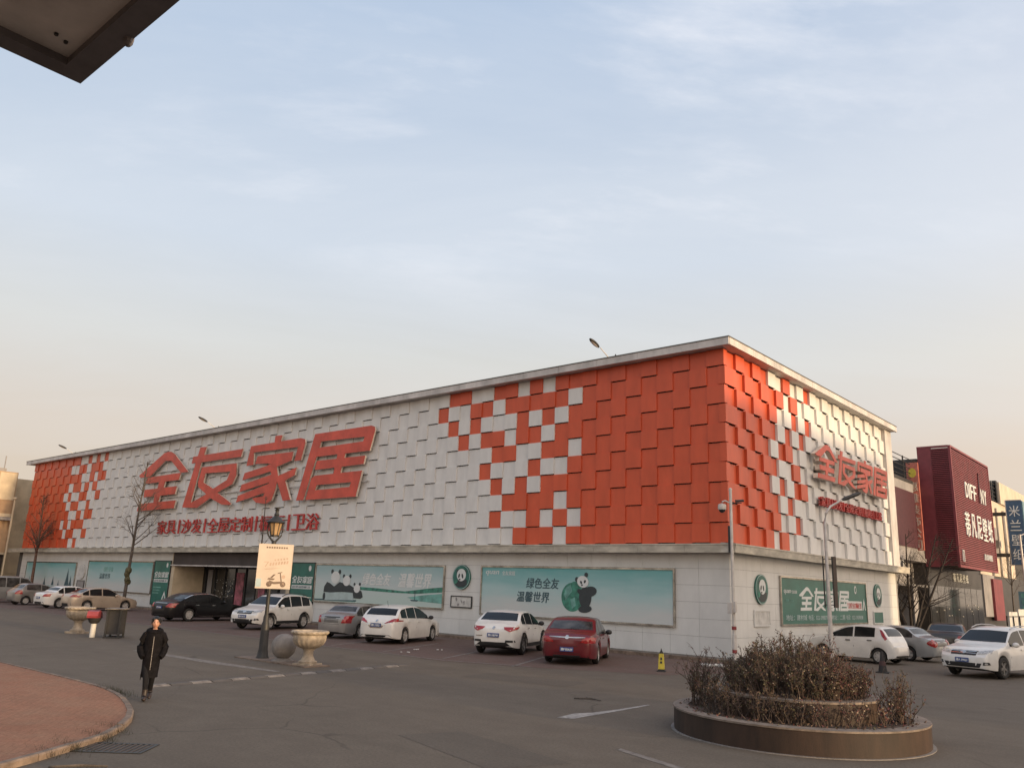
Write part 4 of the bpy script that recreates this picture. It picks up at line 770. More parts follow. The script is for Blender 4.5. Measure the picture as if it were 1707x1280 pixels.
# cars on the side street
make_car('hatchback_car', 'small white hatchback parked nose to the end facade', (2.65, 5.9), 172, hatch(3.62, 1.47, W=1.62, wb=2.34, fo=.72, wr=.285, paint='paint_car_white', group=GRP, prof=[(0, .64), (.1, .75), (.4, .88), (.8, .98), (.95, 1.02), (1.75, 1.41), (2.2, 1.47), (2.8, 1.46), (3.22, 1.40), (3.48, 1.0), (3.58, .84), (3.62, .72)], belt=(.88, 1.02), win=(1.05, 2.95), pillars=[2.08], doors=[1.05, 2.08, 2.95], handles=[1.85, 2.75], handle_m='plastic_black', screen=(.97, 1.7), rear=(3.20, 3.46), mirror=1.2, plate=None, spokes=7,
    sides=[('tail_light', [(3.14, 1.30), (3.24, 1.27), (3.44, .96), (3.36, .90), (3.22, 1.08)], 'lamp_red', .014)], back=[('rear_valance', bumper(.22, .34, .6), 'plastic_black', .01, False)]))
make_car('sedan_car', 'old silver saloon behind the small white hatchback', (3.0, 9.4), 168, sedan(4.25, 1.42, W=1.66, wb=2.45, fo=.8, wr=.29, paint='paint_car_silverblue', group=GRP, glass='car_glass_thin', prof=[(0, .60), (.1, .7), (.45, .8), (1.05, .92), (1.2, .95), (1.95, 1.38), (2.4, 1.42), (2.9, 1.41), (3.2, 1.36), (3.6, 1.04), (4.05, .99), (4.2, .93), (4.25, .85)], screen=(1.22, 1.92), rear=(3.2, 3.58), win=(1.45, 3.45), pillars=[2.4], doors=[1.4, 2.4, 3.2], handles=[2.2, 3.0], mirror=1.6, plate=None,
    back=[('tail_light', ell(.60, .76, .17, .15, 16), 'lamp_red', .016, True), ('tail_panel', [(-.42, .64), (.42, .64), (.42, .90), (-.42, .90)], 'rim_dark', .008, False), ('bumper_seam', [(-.8, .56), (.8, .56), (.8, .57), (-.8, .57)], 'plastic_black', .003, False)]))
make_car('sedan_car', 'dark saloon parked along the side street before the black shopfront', (3.3, 17.6), 100, sedan(4.8, 1.46, W=1.82, wb=2.75, fo=.95, paint='paint_car_dark', group=GRP, plate=None, win=(1.55, 4.0), rear=(3.5, 4.15), back=[('tail_light', [(.5, .74), (.86, .74), (.86, .9), (.6, .9)], 'lamp_red', .016, True)]))
# ------------------------------------------------------------------ street furniture
lp = thing('street_lamp', 'black classical lamp post with amber lantern carrying a poster', 'street lamp', (-8.19, -15.06, 0))
part('base', MB().lathe([(.20, 0), (.20, .05), (.17, .10), (.155, .22), (.135, .30), (.125, .95), (.115, 1.05), (.09, 1.12), (.085, 1.25), (.065, 1.32)], 20), M_['iron'], lp, smooth=40)
part('pole', MB().lathe([(.062, 1.3), (.055, 3.4), (.075, 3.46), (.075, 3.52), (.05, 3.58)], 16), M_['iron'], lp, smooth=40)
br = MB()
for a in (0, math.pi): c, s = math.cos(a), math.sin(a); br.tube([(0, 0, 3.5), (c*.10, s*.10, 3.62), (c*.20, s*.20, 3.74), (c*.235, s*.235, 3.88), (c*.225, s*.225, 4.10)], [.035, .03, .024, .022, .02], 8)
part('bracket', br, M_['iron'], lp, smooth=60).rotation_euler = (0, 0, R(50))
ln = part('lantern', MB().lathe([(.11, 3.74), (.13, 3.76), (.205, 4.12), (.20, 4.14)], 8), M_['amber_glass'], lp)
fr = MB()
for k in range(8): a = 2*math.pi*k/8; c, s = math.cos(a), math.sin(a); fr.tube([(c*.135, s*.135, 3.74), (c*.21, s*.21, 4.13)], .012, 4)
part('lantern_frame', fr.lathe([(.14, 3.70), (.145, 3.74), (.10, 3.76)], 8), M_['iron'], ln)
part('lantern_cap', MB().lathe([(.27, 4.12), (.29, 4.15), (.27, 4.18), (.16, 4.27), (.10, 4.33), (.07, 4.36), (.085, 4.40), (.06, 4.43), (.05, 4.50), (.075, 4.54), (.04, 4.57), (.10, 4.60), (.10, 4.62)], 16), M_['iron'], lp, smooth=40)
ps = thing('poster_board', 'cream poster board with scooter drawing hung on the lamp post', 'poster', (-8.19, -15.06, 2.1))
na = math.atan2(-.62, .78); PU = Vector((-math.sin(na), math.cos(na), 0)); PN = Vector((math.cos(na), math.sin(na), 0))
PP = plane(Vector((-8.19, -15.06, 0))+PN*.10+PU*.10, PU, (0, 0, 1))
part('board', MB().prism([(-.53, 2.10), (.53, 2.10), (.53, 3.47), (-.53, 3.47)], PP, -.03, 0), M_['poster'], ps, True)
def ink(nm, polys, m):
    mb = MB()
    for i, q in enumerate(polys): mb.prism(q, PP, 0, .002+.0003*i)
    part(nm, mb, M_[m], ps, True)
ink('headline_strokes', [[(-.30+k*.075, 3.335), (-.30+k*.075+.05, 3.335), (-.30+k*.075+.05, 3.385), (-.30+k*.075, 3.385)] for k in range(9)], 'poster_ink')
ink('script_strokes', [[(-.16+k*.085, 2.80+.012*k), (-.16+k*.085+.05, 2.80+.012*k), (-.16+k*.085+.065, 2.89+.012*k), (-.16+k*.085+.015, 2.89+.012*k)] for k in range(7)]+[[(-.30, 2.76), (-.27, 2.76), (-.18, 2.92), (-.21, 2.92)], [(-.33, 2.90), (-.19, 2.905), (-.19, 2.925), (-.33, 2.92)]], 'poster_faint')
ink('small_strokes', [[(-.02+k*.09, 2.95+.014*k), (.03+k*.09, 2.95+.014*k), (.03+k*.09, 3.0+.014*k), (-.02+k*.09, 3.0+.014*k)] for k in range(5)], 'poster_faint')
ink('swoosh', [[(-.34, 2.70), (-.10, 2.715), (.25, 2.75), (-.05, 2.70), (-.25, 2.68)]], 'poster_faint')
wh = lambda u, v, r: [ell(u, v, r, r, 16)]
ink('scooter_drawing', wh(-.12, 2.24, .085)+wh(.30, 2.24, .085)+[[(-.15, 2.26), (.05, 2.24), (.22, 2.26), (.27, 2.33), (.02, 2.31), (-.12, 2.36)], [(.24, 2.25), (.28, 2.25), (.21, 2.58), (.18, 2.58)], [(-.18, 2.38), (.0, 2.36), (.05, 2.41), (-.15, 2.43)], [(.12, 2.56), (.26, 2.60), (.25, 2.62), (.12, 2.59)], [(-.10, 2.44), (-.04, 2.43), (.06, 2.54), (.0, 2.54)]], 'poster_ink')
ink('scooter_detail', wh(-.12, 2.24, .05)+wh(.30, 2.24, .05)+[ell(.30, 2.47, .055, .06, 14)], 'poster_faint')
ink('corner_picture', [[(-.52, 2.15), (-.36, 2.15), (-.36, 2.40), (-.52, 2.40)]], 'print_pale')
for z_ in (2.16, 3.42): part('clamp', MB().lathe([(.075, z_-.02), (.075, z_+.02)], 14, c=(-8.19, -15.06, 0)).prism([(-.12, z_-.015), (-.08, z_-.015), (-.08, z_+.015), (-.12, z_+.015)], PP, -.10, -.03), M_['iron'], ps, True)
def urn(loc, label, s=1.0):
    u = thing('stone_urn', label, 'urn', (loc[0], loc[1], 0), group='carved stone urns')
    q = lambda pr: [(r*s, h*s) for r, h in pr]
    part('plinth', MB().box(-.30*s, .30*s, -.30*s, .30*s, 0, .07*s), M_['carved_stone'], u).rotation_euler = (0, 0, R(20))
    part('stem', MB().lathe(q([(.26, .07), (.27, .12), (.20, .16), (.145, .28), (.14, .40), (.19, .47)]), 24), M_['carved_stone'], u, smooth=40)
    prof = [(.17, .46), (.30, .51), (.42, .60), (.47, .70), (.485, .80), (.47, .86)]; vs = []; n = 72
    for r, h in prof:
        k = max(0, math.sin(math.pi*(h-.46)/.40))**.6*.028 if h < .78 else 0
        for j in range(n): a = 2*math.pi*j/n; rr = (r+k*(abs(math.cos(a*9))-.6))*s; vs.append((rr*math.cos(a), rr*math.sin(a), h*s))
    m_ = MB().add(vs, [(i*n+j, i*n+(j+1) % n, (i+1)*n+(j+1) % n, (i+1)*n+j) for i in range(len(prof)-1) for j in range(n)])
    part('bowl', m_, M_['carved_stone'], u, smooth=40)
    rp = [(.46, .85), (.51, .875), (.545, .91), (.545, .945), (.51, .975), (.46, .975), (.43, .95), (.40, .90), (.05, .88)]; vs = []; n = 96
    for r, h in rp:
        for j in range(n): a = 2*math.pi*j/n; rr = (r+(.010*math.sin(a*22+h*40) if r > .5 else 0))*s; vs.append((rr*math.cos(a), rr*math.sin(a), h*s))
    part('rim', MB().add(vs, [(i*n+j, i*n+(j+1) % n, (i+1)*n+(j+1) % n, (i+1)*n+j) for i in range(len(rp)-1) for j in range(n)]), M_['carved_stone'], u, smooth=40)
    part('soil', MB().lathe([(.41*s, .90*s), (.01, .92*s)], 24), M_['soil'], u)
urn((-5.90, -15.05), 'pale carved stone urn beside the stone sphere'); urn((-20.92, -15.33), 'pale carved stone urn near the litter bins', 1.05)
sp = thing('stone_bollard', 'grey stone sphere on a low plinth between lamp post and urn', 'bollard', (-7.12, -15.06, 0))
part('plinth', MB().lathe([(.34, 0), (.34, .05), (.24, .09), (.20, .12)], 24), M_['granite'], sp, smooth=40); part('sphere', MB().blob((0, 0, .45), (.365, .365, .365), 36, 22), M_['granite'], sp, smooth=180)
part('strip', MB().box(-1.9, 1.7, -.45, .45, 0, .03), M_['kerb'], sp)
bn = thing('litter_bin', 'dark box bin with pale post and flat lid', 'litter bin', (-18.15, -15.1, 0), R(-38))
part('box', MB().box(-.38, .38, -.24, .24, .14, 1.02), M_['rubber'], bn); part('side_panel', MB().box(-.30, .20, -.265, -.238, .2, .95), mat('bin_panel', (.11, .095, .085), .6), bn); part('pale_stripe', MB().box(.10, .20, -.275, -.262, .14, 1.0), M_['galv'], bn); [part('corner_post', MB().box(x_, x_+.07, y_, y_+.07, .02, 1.05), M_['iron'], bn) for x_ in (.36, -.43) for y_ in (-.27, .2)]; part('lid', MB().box(-.50, .50, -.33, .33, 1.05, 1.09), M_['paint_worn'], bn); part('foot_rail', MB().box(-.45, .45, -.28, .28, 0, .06), M_['iron'], bn)
bn = thing('litter_bin', 'red-topped litter bin on a white post', 'litter bin', (-18.55, -15.75, 0), R(-38))
part('post', MB().lathe([(.10, 0), (.10, .55)], 16), M_['litter'], bn, smooth=40); part('bowl', MB().lathe([(.10, .50), (.18, .55), (.24, .68), (.25, .72)], 18), M_['rubber'], bn, smooth=40)
part('red_hood', MB().prism([(-.30, .72), (.34, .72), (.36, .80), (.30, .96), (.10, 1.0), (-.16, .93), (-.32, .80)], lambda u, v, d: (u, d, v), -.20, .20), M_['bin_red'], bn); part('tray', MB().box(-.38, -.1, -.2, .2, .70, .73), M_['iron'], bn)
# cones
cn = thing('warning_cone', 'slim yellow square warning cone with black tip and base', 'cone', (.72, -6.39, .006), R(25)); cn.scale = (.82, .82, .82)
def frus(a, z0, b, z1): return MB().add([(-a, -a, z0), (a, -a, z0), (a, a, z0), (-a, a, z0), (-b, -b, z1), (b, -b, z1), (b, b, z1), (-b, b, z1)], [(0, 3, 2, 1), (4, 5, 6, 7), (0, 1, 5, 4), (1, 2, 6, 5), (2, 3, 7, 6), (3, 0, 4, 7)])
part('base', frus(.17, 0, .16, .035), M_['rubber'], cn); part('skirt', frus(.125, .035, .118, .09), M_['rubber'], cn); part('body', frus(.118, .09, .085, .66), M_['yellow'], cn); part('tip', frus(.078, .66, .035, .76), M_['rubber'], cn); part('spike', MB().tube([(0, 0, .76), (0, 0, .85)], [.03, .008], 8), M_['rubber'], cn)
part('symbol', MB().prism([(-.04, .30), (.04, .30), (.035, .38), (-.035, .38)], lambda u, v, d: (u, -d, v), .1, .112).prism([(-.035, .42), (.035, .42), (.03, .52), (-.03, .52)], lambda u, v, d: (u, -d, v), .085, .104), M_['print_black'], cn)
cn = thing('traffic_cone', 'dark dirty traffic cone in front of the small white hatchback', 'cone', (5.16, .95, 0), R(10))
part('base', MB().box(-.21, .21, -.21, .21, 0, .04), M_['rubber'], cn); part('cone', MB().lathe([(.15, .04), (.045, .66), (.04, .70)], 20), M_['rubber'], cn, smooth=40); part('band', MB().lathe([(.118, .245), (.093, .40)], 20, cap=False), mat('cone_band', (.07, .03, .03), .7), cn, smooth=40)
# rubbish by the pavement
o = MB()
for k in range(10):
    x, y = .75+rnd.uniform(-.45, .45), -3.0+rnd.uniform(-.3, .3); o.blob((x, y, .05), (rnd.uniform(.06, .16), rnd.uniform(.05, .12), rnd.uniform(.03, .08)), 7, 5)
tag(part('plastic_bag', o, M_['litter']), 'crumpled white plastic rubbish behind the yellow cone', 'rubbish')
o = MB().tube([(3.15, -14.35, .02), (3.45, -14.1, .03), (3.75, -14.15, .02)], [.015, .02, .012], 6).tube([(3.45, -14.1, .03), (3.2, -13.95, .02)], [.015, .008], 5)
tag(part('fallen_twig', o, M_['bark']), 'dark forked twig lying on the road', 'twig')
o = MB().tube([(3.35, -25.65, .02), (3.55, -25.35, .03), (3.75, -25.1, .02)], [.012, .02, .01], 6).tube([(3.35, -25.65, .02), (3.65, -25.6, .02)], [.012, .008], 5)
tag(part('fallen_twig', o, M_['bark']), 'dark twig by the plaza kerb at the bottom edge', 'twig')
for k, (x, y) in enumerate(((-8.9, -7.9), (-8.4, -7.2), (-8.1, -9.2))):
    o = MB()
    for q in range(4): o.blob((x+rnd.uniform(-.12, .12), y+rnd.uniform(-.12, .12), .025), (.04, .035, .018), 6, 4)
    tag(part('paper_scrap', o, M_['litter']), ('pale paper scrap nearest the estate car rear wheel', 'pale paper scrap between two bay lines', 'pale paper scrap at the outer bay line')[k], 'rubbish', 'paper scraps on the car park')
gt = thing('drain_grate', 'rusty slotted drain grate beside the plaza kerb', 'drain', (2.58, -24.5, 0), R(42))
part('frame', MB().box(-.52, .52, -.34, -.29, 0, .012).box(-.52, .52, .29, .34, 0, .012).box(-.52, -.47, -.29, .29, 0, .012).box(.47, .52, -.29, .29, 0, .012), M_['iron'], gt); part('pit', MB().box(-.47, .47, -.29, .29, .001, .003), M_['plastic_black'], gt)
for k in range(12): part('bar', MB().box(-.45+k*.079, -.415+k*.079, -.29, .29, .003, .012), mat('grate_bar', (.085, .066, .052), .8) if k == 0 else bpy.data.materials['grate_bar'], gt)
# CCTV pole at the corner
cp = thing('camera_pole', 'white pole with dome camera and red bands at the store corner', 'pole', (.42, -.62, 0))
part('pole', MB().lathe([(.085, 0), (.08, 1.0), (.062, 1.02), (.055, 6.35), (.065, 6.36), (.065, 6.42), (.02, 6.46)], 16), M_['galv'], cp, smooth=40)
for z_ in (.35, 1.18): part('red_band', MB().lathe([(.088, z_), (.088, z_+.12)], 16, cap=False), M_['bin_red'], cp, smooth=40)
part('control_box', MB().box(-.15, .03, -.20, -.06, 1.75, 2.15).box(.0, .14, -.14, .0, 1.8, 2.2), M_['galv'], cp); part('cable_box', MB().box(-.13, -.06, -.04, .02, 4.0, 5.0), M_['iron'], cp)
dr = Vector((-rt.x, -rt.y, 0)); a0 = Vector((0, 0, 5.85))
dc = part('dome_camera', MB().tube([a0, a0+dr*.22+Vector((0, 0, .10)), a0+dr*.33+Vector((0, 0, .06)), a0+dr*.34-Vector((0, 0, .05))], .03, 8).lathe([(.05, 5.84), (.15, 5.80), (.165, 5.68), (.15, 5.60)], 20, c=(dr.x*.34, dr.y*.34, 0)), M_['galv'], cp, smooth=40)
part('dome', MB().blob((dr.x*.34, dr.y*.34, 5.60), (.125, .125, .12), 18, 10), M_['dark_glass'], dc, smooth=180)
e = Vector((rt.x, rt.y, 0)); part('bullet_camera', MB().tube([a0-Vector((0, 0, .02)), a0+e*.3+Vector((0, 0, .04))], .018, 6).tube([a0+e*.18+Vector((0, 0, .10)), a0+e*.50+Vector((0, 0, .13))], .05, 8).tube([a0+e*.18+Vector((0, 0, .03)), a0+e*.42+Vector((0, 0, .03))], .02, 6), M_['dark_metal'], cp, smooth=40)
# curved street light
sl = thing('street_light', 'pale curved-arm street light in front of the end facade', 'street light', (3.02, 2.05, 0))
part('pole', MB().tube([(0, 0, 0), (0, 0, .6), (0, 0, 3), (0, 0, 5.3), (.05, .06, 5.65), (.18, .22, 5.92), (.50, .62, 6.20)], [.10, .085, .07, .055, .05, .045, .035], 12), M_['galv'], sl, smooth=60)
hd_ = Vector((.32, .40, .20)).normalized(); c0 = Vector((.48, .60, 6.19))
part('lamp_head', MB().tube([c0, c0+hd_*.18, c0+hd_*.75, c0+hd_*.92], [.035, .08, .075, .03], 10), M_['iron'], sl, smooth=60)
for q in (-.15, .20):
    b0 = Vector((rt.x, rt.y, 0))*q
    fr = part('banner_frame', MB().box(b0.x-.02, b0.x+.02, b0.y-.02, b0.y+.02, 2.1, 4.0), M_['iron'], sl)
    part('bracket', MB().tube([(0, 0, 3.9), (b0.x, b0.y, 3.9)], .018, 6).tube([(0, 0, 2.2), (b0.x, b0.y, 2.2)], .018, 6), M_['iron'], sl)
part('banner_panel', MB().prism([(.23, 2.1), (.36, 2.1), (.36, 4.0), (.23, 4.0)], plane((0, 0, 0), (rt.x, rt.y, 0), (0, 0, 1)), -.05, .0), mat('banner_back', (.10, .075, .06), .7), sl)

# ------------------------------------------------------------------ planter and shrubs
PC = Vector((8.52, -14.85, 0))
pt = thing('round_planter', 'two-tier round planter with dark rendered walls', 'planter', PC)
def ring_wall(r0, r1, z0, z1, n=72):
    return MB().lathe([(r1, z0), (r1, z1), (r0, z1), (r0, z0)], n, cap=False)
part('wall', ring_wall(2.0, 2.19, 0, .375), M_['planter_wall'], pt, smooth=40); part('coping', ring_wall(1.93, 2.205, .376, .405), M_['planter_top'], pt, smooth=40); part('footing', ring_wall(2.15, 2.25, 0, .012), M_['granite'], pt, smooth=40)
part('soil', MB().lathe([(1.95, .385), (1.45, .37), (1.38, .36)], 48, cap=False), M_['soil'], pt, smooth=180)
part('upper_wall', ring_wall(1.24, 1.42, .34, .70), M_['planter_wall'], pt, smooth=40); part('upper_coping', ring_wall(1.18, 1.435, .701, .735), M_['planter_top'], pt, smooth=40); part('upper_soil', MB().lathe([(1.2, .70), (.6, .74), (.01, .76)], 32, cap=False), M_['soil'], pt, smooth=180)
def leaf(mb, p, s, mi, rg):
    a, b = rg.uniform(0, 6.28), rg.uniform(-1.0, 1.0); d = Vector((math.cos(a)*math.cos(b), math.sin(a)*math.cos(b), math.sin(b))); n = d.cross(Vector((rg.uniform(-1, 1), rg.uniform(-1, 1), rg.uniform(-1, 1)))).normalized()
    k = n.cross(d)*s*.18
    mb.add([p, p+d*s*.5+n*s*.28+k, p+d*s, p+d*s*.5-n*s*.28+k], [(0, 1, 2, 3)], mi)
def shrub_mesh(stems, rg, leafiness, hues, name):
    tw, lf = MB(), MB()
    for base, h, lean in stems:
        p = Vector(base); d = Vector((lean[0], lean[1], 1)).normalized(); pts = [p.copy()]; n = 5
        for i in range(n):
            d = (d+Vector((rg.uniform(-.22, .22), rg.uniform(-.22, .22), rg.uniform(-.02, .12)))).normalized(); p = p+d*h/n; pts.append(p.copy())
        tw.tube(pts, [.009, .008, .007, .006, .0045, .003], 4, cap=False)
        for q in range(rg.randint(4, 7)):
            t = rg.uniform(.25, .98); i = min(n-1, int(t*n)); b = pts[i].lerp(pts[i+1], t*n-i)
            e = Vector((rg.uniform(-1, 1), rg.uniform(-1, 1), rg.uniform(.3, 1.3))).normalized()*rg.uniform(.10, .30)*min(1.2, h)
            m_ = b+e*.55+Vector((rg.uniform(-.02, .02), rg.uniform(-.02, .02), .02)); c = b+e
            tw.tube([b, m_, c], [.005, .0035, .002], 3, cap=False)
            for s_ in range(rg.randint(2, leafiness)):
                tt = rg.random(); leaf(lf, b.lerp(c, tt)+Vector((rg.uniform(-.02, .02), rg.uniform(-.02, .02), rg.uniform(-.02, .02))), rg.uniform(.022, .050), rg.choice(hues), rg)
    return tw, lf
LM = [M_['leaf_olive'], M_['leaf_brown'], M_['leaf_red'], M_['leaf_pale']]
rg = random.Random(3)
# the mass on the upper tier
stems = []
for k in range(620):
    r = 1.22*math.sqrt(rg.random()); a = rg.uniform(0, 6.28); x, y = r*math.cos(a), r*math.sin(a)
    u_ = x*rt.x+y*rt.y
    h = (.98-.52*(r/1.22)**2+.06*math.sin(3*a+1))*rg.uniform(.60, 1.08)*(1.0-.08*(u_/1.2)); stems.append(((PC.x+x, PC.y+y, .70), h, (x*.30+rg.uniform(-.12, .12), y*.30+rg.uniform(-.12, .12))))
hl = [s for s in stems if (Vector(s[0])-PC).dot(Vector((rt.x, rt.y, 0))) < .25]; hr = [s for s in stems if s not in hl]
ms = thing('shrub_mass', 'dense mass of thin brown and olive shrub twigs filling the upper planter tier', 'shrubs', (PC.x, PC.y, .7)); ms['kind'] = 'stuff'
for grp, hues in ((hl, [0]*7+[1]*7+[2, 3]), (hr, [1]*6+[2]*5+[0]*3+[3])):
    tw, lf = shrub_mesh(grp, rg, 12, hues, 'shrub'); tag(part('stems', tw, M_['twig'], ms, True, fix=False), kind='stuff'); tag(part('leaves', lf, LM, ms, True, fix=False), kind='stuff')
def shrub(lab, ang, r, n, h, hues, spread=.22, leafy=8):
    c = PC+Vector((math.cos(ang)*r, math.sin(ang)*r, .38)); sh = thing('shrub', lab, 'shrub', c, group='single shrubs on the lower planter tier')
    s_ = [((c.x+rg.gauss(0, spread*.35), c.y+rg.gauss(0, spread*.35), c.z), h*rg.uniform(.6, 1.1), (rg.gauss(0, .35), rg.gauss(0, .35))) for k in range(n)]
    tw, lf = shrub_mesh(s_, rg, leafy, hues, 'shrub'); part('stems', tw, M_['twig'], sh, True, fix=False); part('leaves', lf, LM, sh, True, fix=False)
ca = math.atan2((CAM-PC).y, (CAM-PC).x)
shrub('leafy olive shrub at the street end of the lower tier', ca-R(88), 1.72, 34, .88, [0, 0, 0, 1, 2], .3); shrub('wispy reddish shrub behind the olive shrub', ca-R(112), 1.70, 18, 1.0, [2, 1, 1], .25, 6)
shrub('brown upright shrub at the end of the lower tier near the white SUV', ca+R(76), 1.72, 30, .72, [1, 1, 2, 0], .25); shrub('thin green shrub beyond the brown upright shrub', ca+R(100), 1.75, 12, .85, [0, 0, 1], .2, 5)
for k, d in enumerate((-58, -40, -22, -4, 14, 34, 55)):
    shrub(['small dark twiggy shrub under the upper wall, first from the olive shrub', 'small dark twiggy shrub under the upper wall, second from the olive shrub', 'small dark twiggy shrub under the upper wall, third from the olive shrub', 'small twiggy shrub under the middle of the upper wall', 'sparse reddish shrub under the upper wall, third from the brown shrub', 'sparse reddish shrub under the upper wall, second from the brown shrub', 'sparse reddish shrub under the upper wall, next to the brown shrub'][k], ca+R(d), 1.60, (24, 22, 20, 18, 13, 11, 10)[k], (.58, .55, .5, .48, .45, .42, .42)[k], [0, 1, 1] if k < 4 else [1, 2, 3, 2], .34, 6 if k < 4 else 5)
lt = MB()
for k in range(900):
    a = rg.uniform(0, 6.28); r = rg.uniform(1.45, 2.08); leaf(lt, Vector((PC.x+r*math.cos(a), PC.y+r*math.sin(a), .39 if r < 1.92 else .41)), rg.uniform(.03, .07), rg.choice([1, 1, 1, 0, 2]), rg)
for k in range(500):
    a = rg.uniform(0, 6.28); r = rg.uniform(.9, 1.40); leaf(lt, Vector((PC.x+r*math.cos(a), PC.y+r*math.sin(a), .742)), rg.uniform(.03, .06), rg.choice([1, 1, 1, 2]), rg)
tag(part('leaf_litter', lt, LM, fix=False), 'dry brown leaves scattered over the planter soil and coping', 'leaves', kind='stuff')
gm = MB()
for cx_, cy_, n_, s_ in ((-3.2, -21.98, 150, .35), (-2.6, -22.05, 110, .3), (1.3, -23.95, 120, .25), (1.85, -24.4, 170, .28), (2.3, -25.0, 150, .25), (2.6, -25.4, 60, .2)):
    for k in range(n_):
        x, y = cx_+rg.gauss(0, s_), cy_+rg.gauss(0, s_*.28); h = rg.uniform(.03, .10); a = rg.uniform(0, 6.28); w = .006
        gm.add([(x-w, y, .02), (x+w, y, .02), (x+math.cos(a)*h*.7, y+math.sin(a)*h*.7, .06+h)], [(0, 1, 2)], 0)
tag(part('kerb_weeds', gm, [M_['leaf_olive']], fix=False), 'dry weeds growing along the plaza kerb', 'weeds', kind='stuff')

# ------------------------------------------------------------------ bare trees
def bare_tree(label, base, h, seed, r0=.07, first=.30, lean=(0, 0), nb=16, spread=.9, m='bark', blen=.30, multi=1, up_=.55, bundle=None):
    rg = random.Random(seed); t = thing('bare_tree', label, 'tree', base, group='leafless street trees'); tr, cr = MB(), MB()
    def grow(p, d, L, r, lev):
        n = 5 if lev < 2 else 3; pts, rs = [p.copy()], [r]
        for i in range(n):
            d = (d+Vector((rg.uniform(-1, 1), rg.uniform(-1, 1), rg.uniform(-.3, .8)))*.10*(1.2 if lev else .25)).normalized(); p = p+d*L/n; pts.append(p.copy()); rs.append(r*(1-.75*(i+1)/n))
        (tr if lev == 0 else cr).tube(pts, rs, 8 if lev == 0 else (5 if lev == 1 else 3), cap=False)
        if lev >= 3: return
        for q in range({0: nb, 1: 6, 2: 4}[lev]):
            f = rg.uniform(first, .97) if lev == 0 else rg.uniform(.25, .98); i = min(n-1, int(f*n)); b = pts[i].lerp(pts[i+1], f*n-i)
            dd = pts[i+1]-pts[i]; dd.normalize(); s = dd.cross(Vector((rg.uniform(-1, 1), rg.uniform(-1, 1), rg.uniform(-.2, .2)))).normalized()
            e = (dd*up_+s*spread*rg.uniform(.6, 1.1)+Vector((0, 0, .25))).normalized()
            grow(b, e, (h*blen*(1.15-f) if lev == 0 else L*rg.uniform(.35, .6)), max(.004, rs[i]*.45), lev+1)
    for k in range(multi):
        a = 2.4*k+seed; grow(Vector((0, 0, 0)), Vector((lean[0]+(math.cos(a)*.42 if multi > 1 else 0), lean[1]+(math.sin(a)*.42 if multi > 1 else 0), 1)).normalized(), h*(1 if multi == 1 else rg.uniform(.75, 1)), r0, 0)
    part('trunk', tr, M_[m], t, smooth=60, fix=False); part('crown', cr, M_[m], t, fix=False)
    if bundle:
        mb = MB()
        for k in range(7): mb.blob((rg.uniform(-.12, .12), rg.uniform(-.12, .12), bundle+rg.uniform(-.55, .55)), (rg.uniform(.14, .26), rg.uniform(.14, .26), rg.uniform(.18, .32)), 9, 7)
        part('wrapping', mb, M_['leaf_olive'], t, smooth=50)
    return t
bare_tree('tall bare tree with wrapped trunk in front of the far billboard', (-46.2, -1.75, 0), 10.6, 5, .14, .34, (.0, 0), 22, .95, blen=.34, bundle=2.1)
bare_tree('thin bare sapling behind the poster', (-29.5, -1.7, 0), 7.3, 11, .075, .55, (.0, 0), 7, .6, blen=.16)
bare_tree('reddish bare tree before the far orange corner', (-65.6, -1.0, 0), 9.0, 21, .16, .33, (0, 0), 34, .95, 'bark_red', blen=.36)
bare_tree('spreading many-stemmed bare tree between the store and the dark shop', (-.2, 24.0, 0), 7.0, 8, .10, .30, (0, 0), 16, 1.0, 'bark_dark', blen=.40, multi=7)
bare_tree('small bare tree before the blue sign', (1.0, 47.5, 0), 7.5, 15, .08, .4, (0, 0), 16, .8, blen=.3)
# ------------------------------------------------------------------ neighbouring buildings
def blk(name, label, loc): return thing(name, label, 'building', loc)
XF = -1.1
b1 = blk('shop_building', 'grey shop building with dark wall panel and roof railing next to the store', (XF-4, 27, 0))
part('wall', MB().box(XF-9, XF, 22.6, 31.55, 5.3, 10.2).box(XF-9, XF-.8, 22.6, 31.55, 3.5, 5.3).box(XF-9, XF-1.2, 22.6, 31.55, 0, 3.5).box(XF-1.2, XF, 22.6, 25.0, 0, 3.5).box(XF-1.2, XF, 28.2, 29.2, 0, 3.5), M_['plaster_grey'], b1, True)
part('wall_panel', MB().box(XF, XF+.06, 22.7, 31.5, 5.9, 9.6), M_['maroon_dark'], b1, True)
part('lintel', MB().box(XF-.8, XF+.1, 22.6, 31.5, 5.05, 5.3).box(XF-1.2, XF+.05, 22.6, 31.5, 3.42, 3.56), M_['plaster_grey'], b1, True)
for k in range(3): part('shop_window', MB().box(XF-1.15, XF-1.1, 25.05+k*1.06, 26.05+k*1.06, .1, 3.4), M_['dark_glass'], b1, True)
part('parapet', MB().box(XF-.3, XF+.02, 22.6, 31.5, 10.2, 10.42), M_['dark_metal'], b1, True)
for k in range(5): part('railing_bar', MB().tube([(XF-.1, 22.6, 10.65+k*.32), (XF-.1, 31.6, 10.65+k*.32)], .03, 6), M_['iron'], b1, True)
for k in range(4): part('railing_post', MB().box(XF-.14, XF-.06, 23.0+k*2.7, 23.08+k*2.7, 10.4, 11.98), M_['iron'], b1, True)
b2 = thing('blade_sign', 'tall salmon vertical sign with pale characters beside the maroon box', 'sign', (XF+.3, 30, 5.8))
part('panel', MB().box(-1.45, -.70, 30, 30.18, 5.8, 11.7), M_['sign_salmon'], b2, True)
PB = lambda u, v, d: (u, 30-d, v)
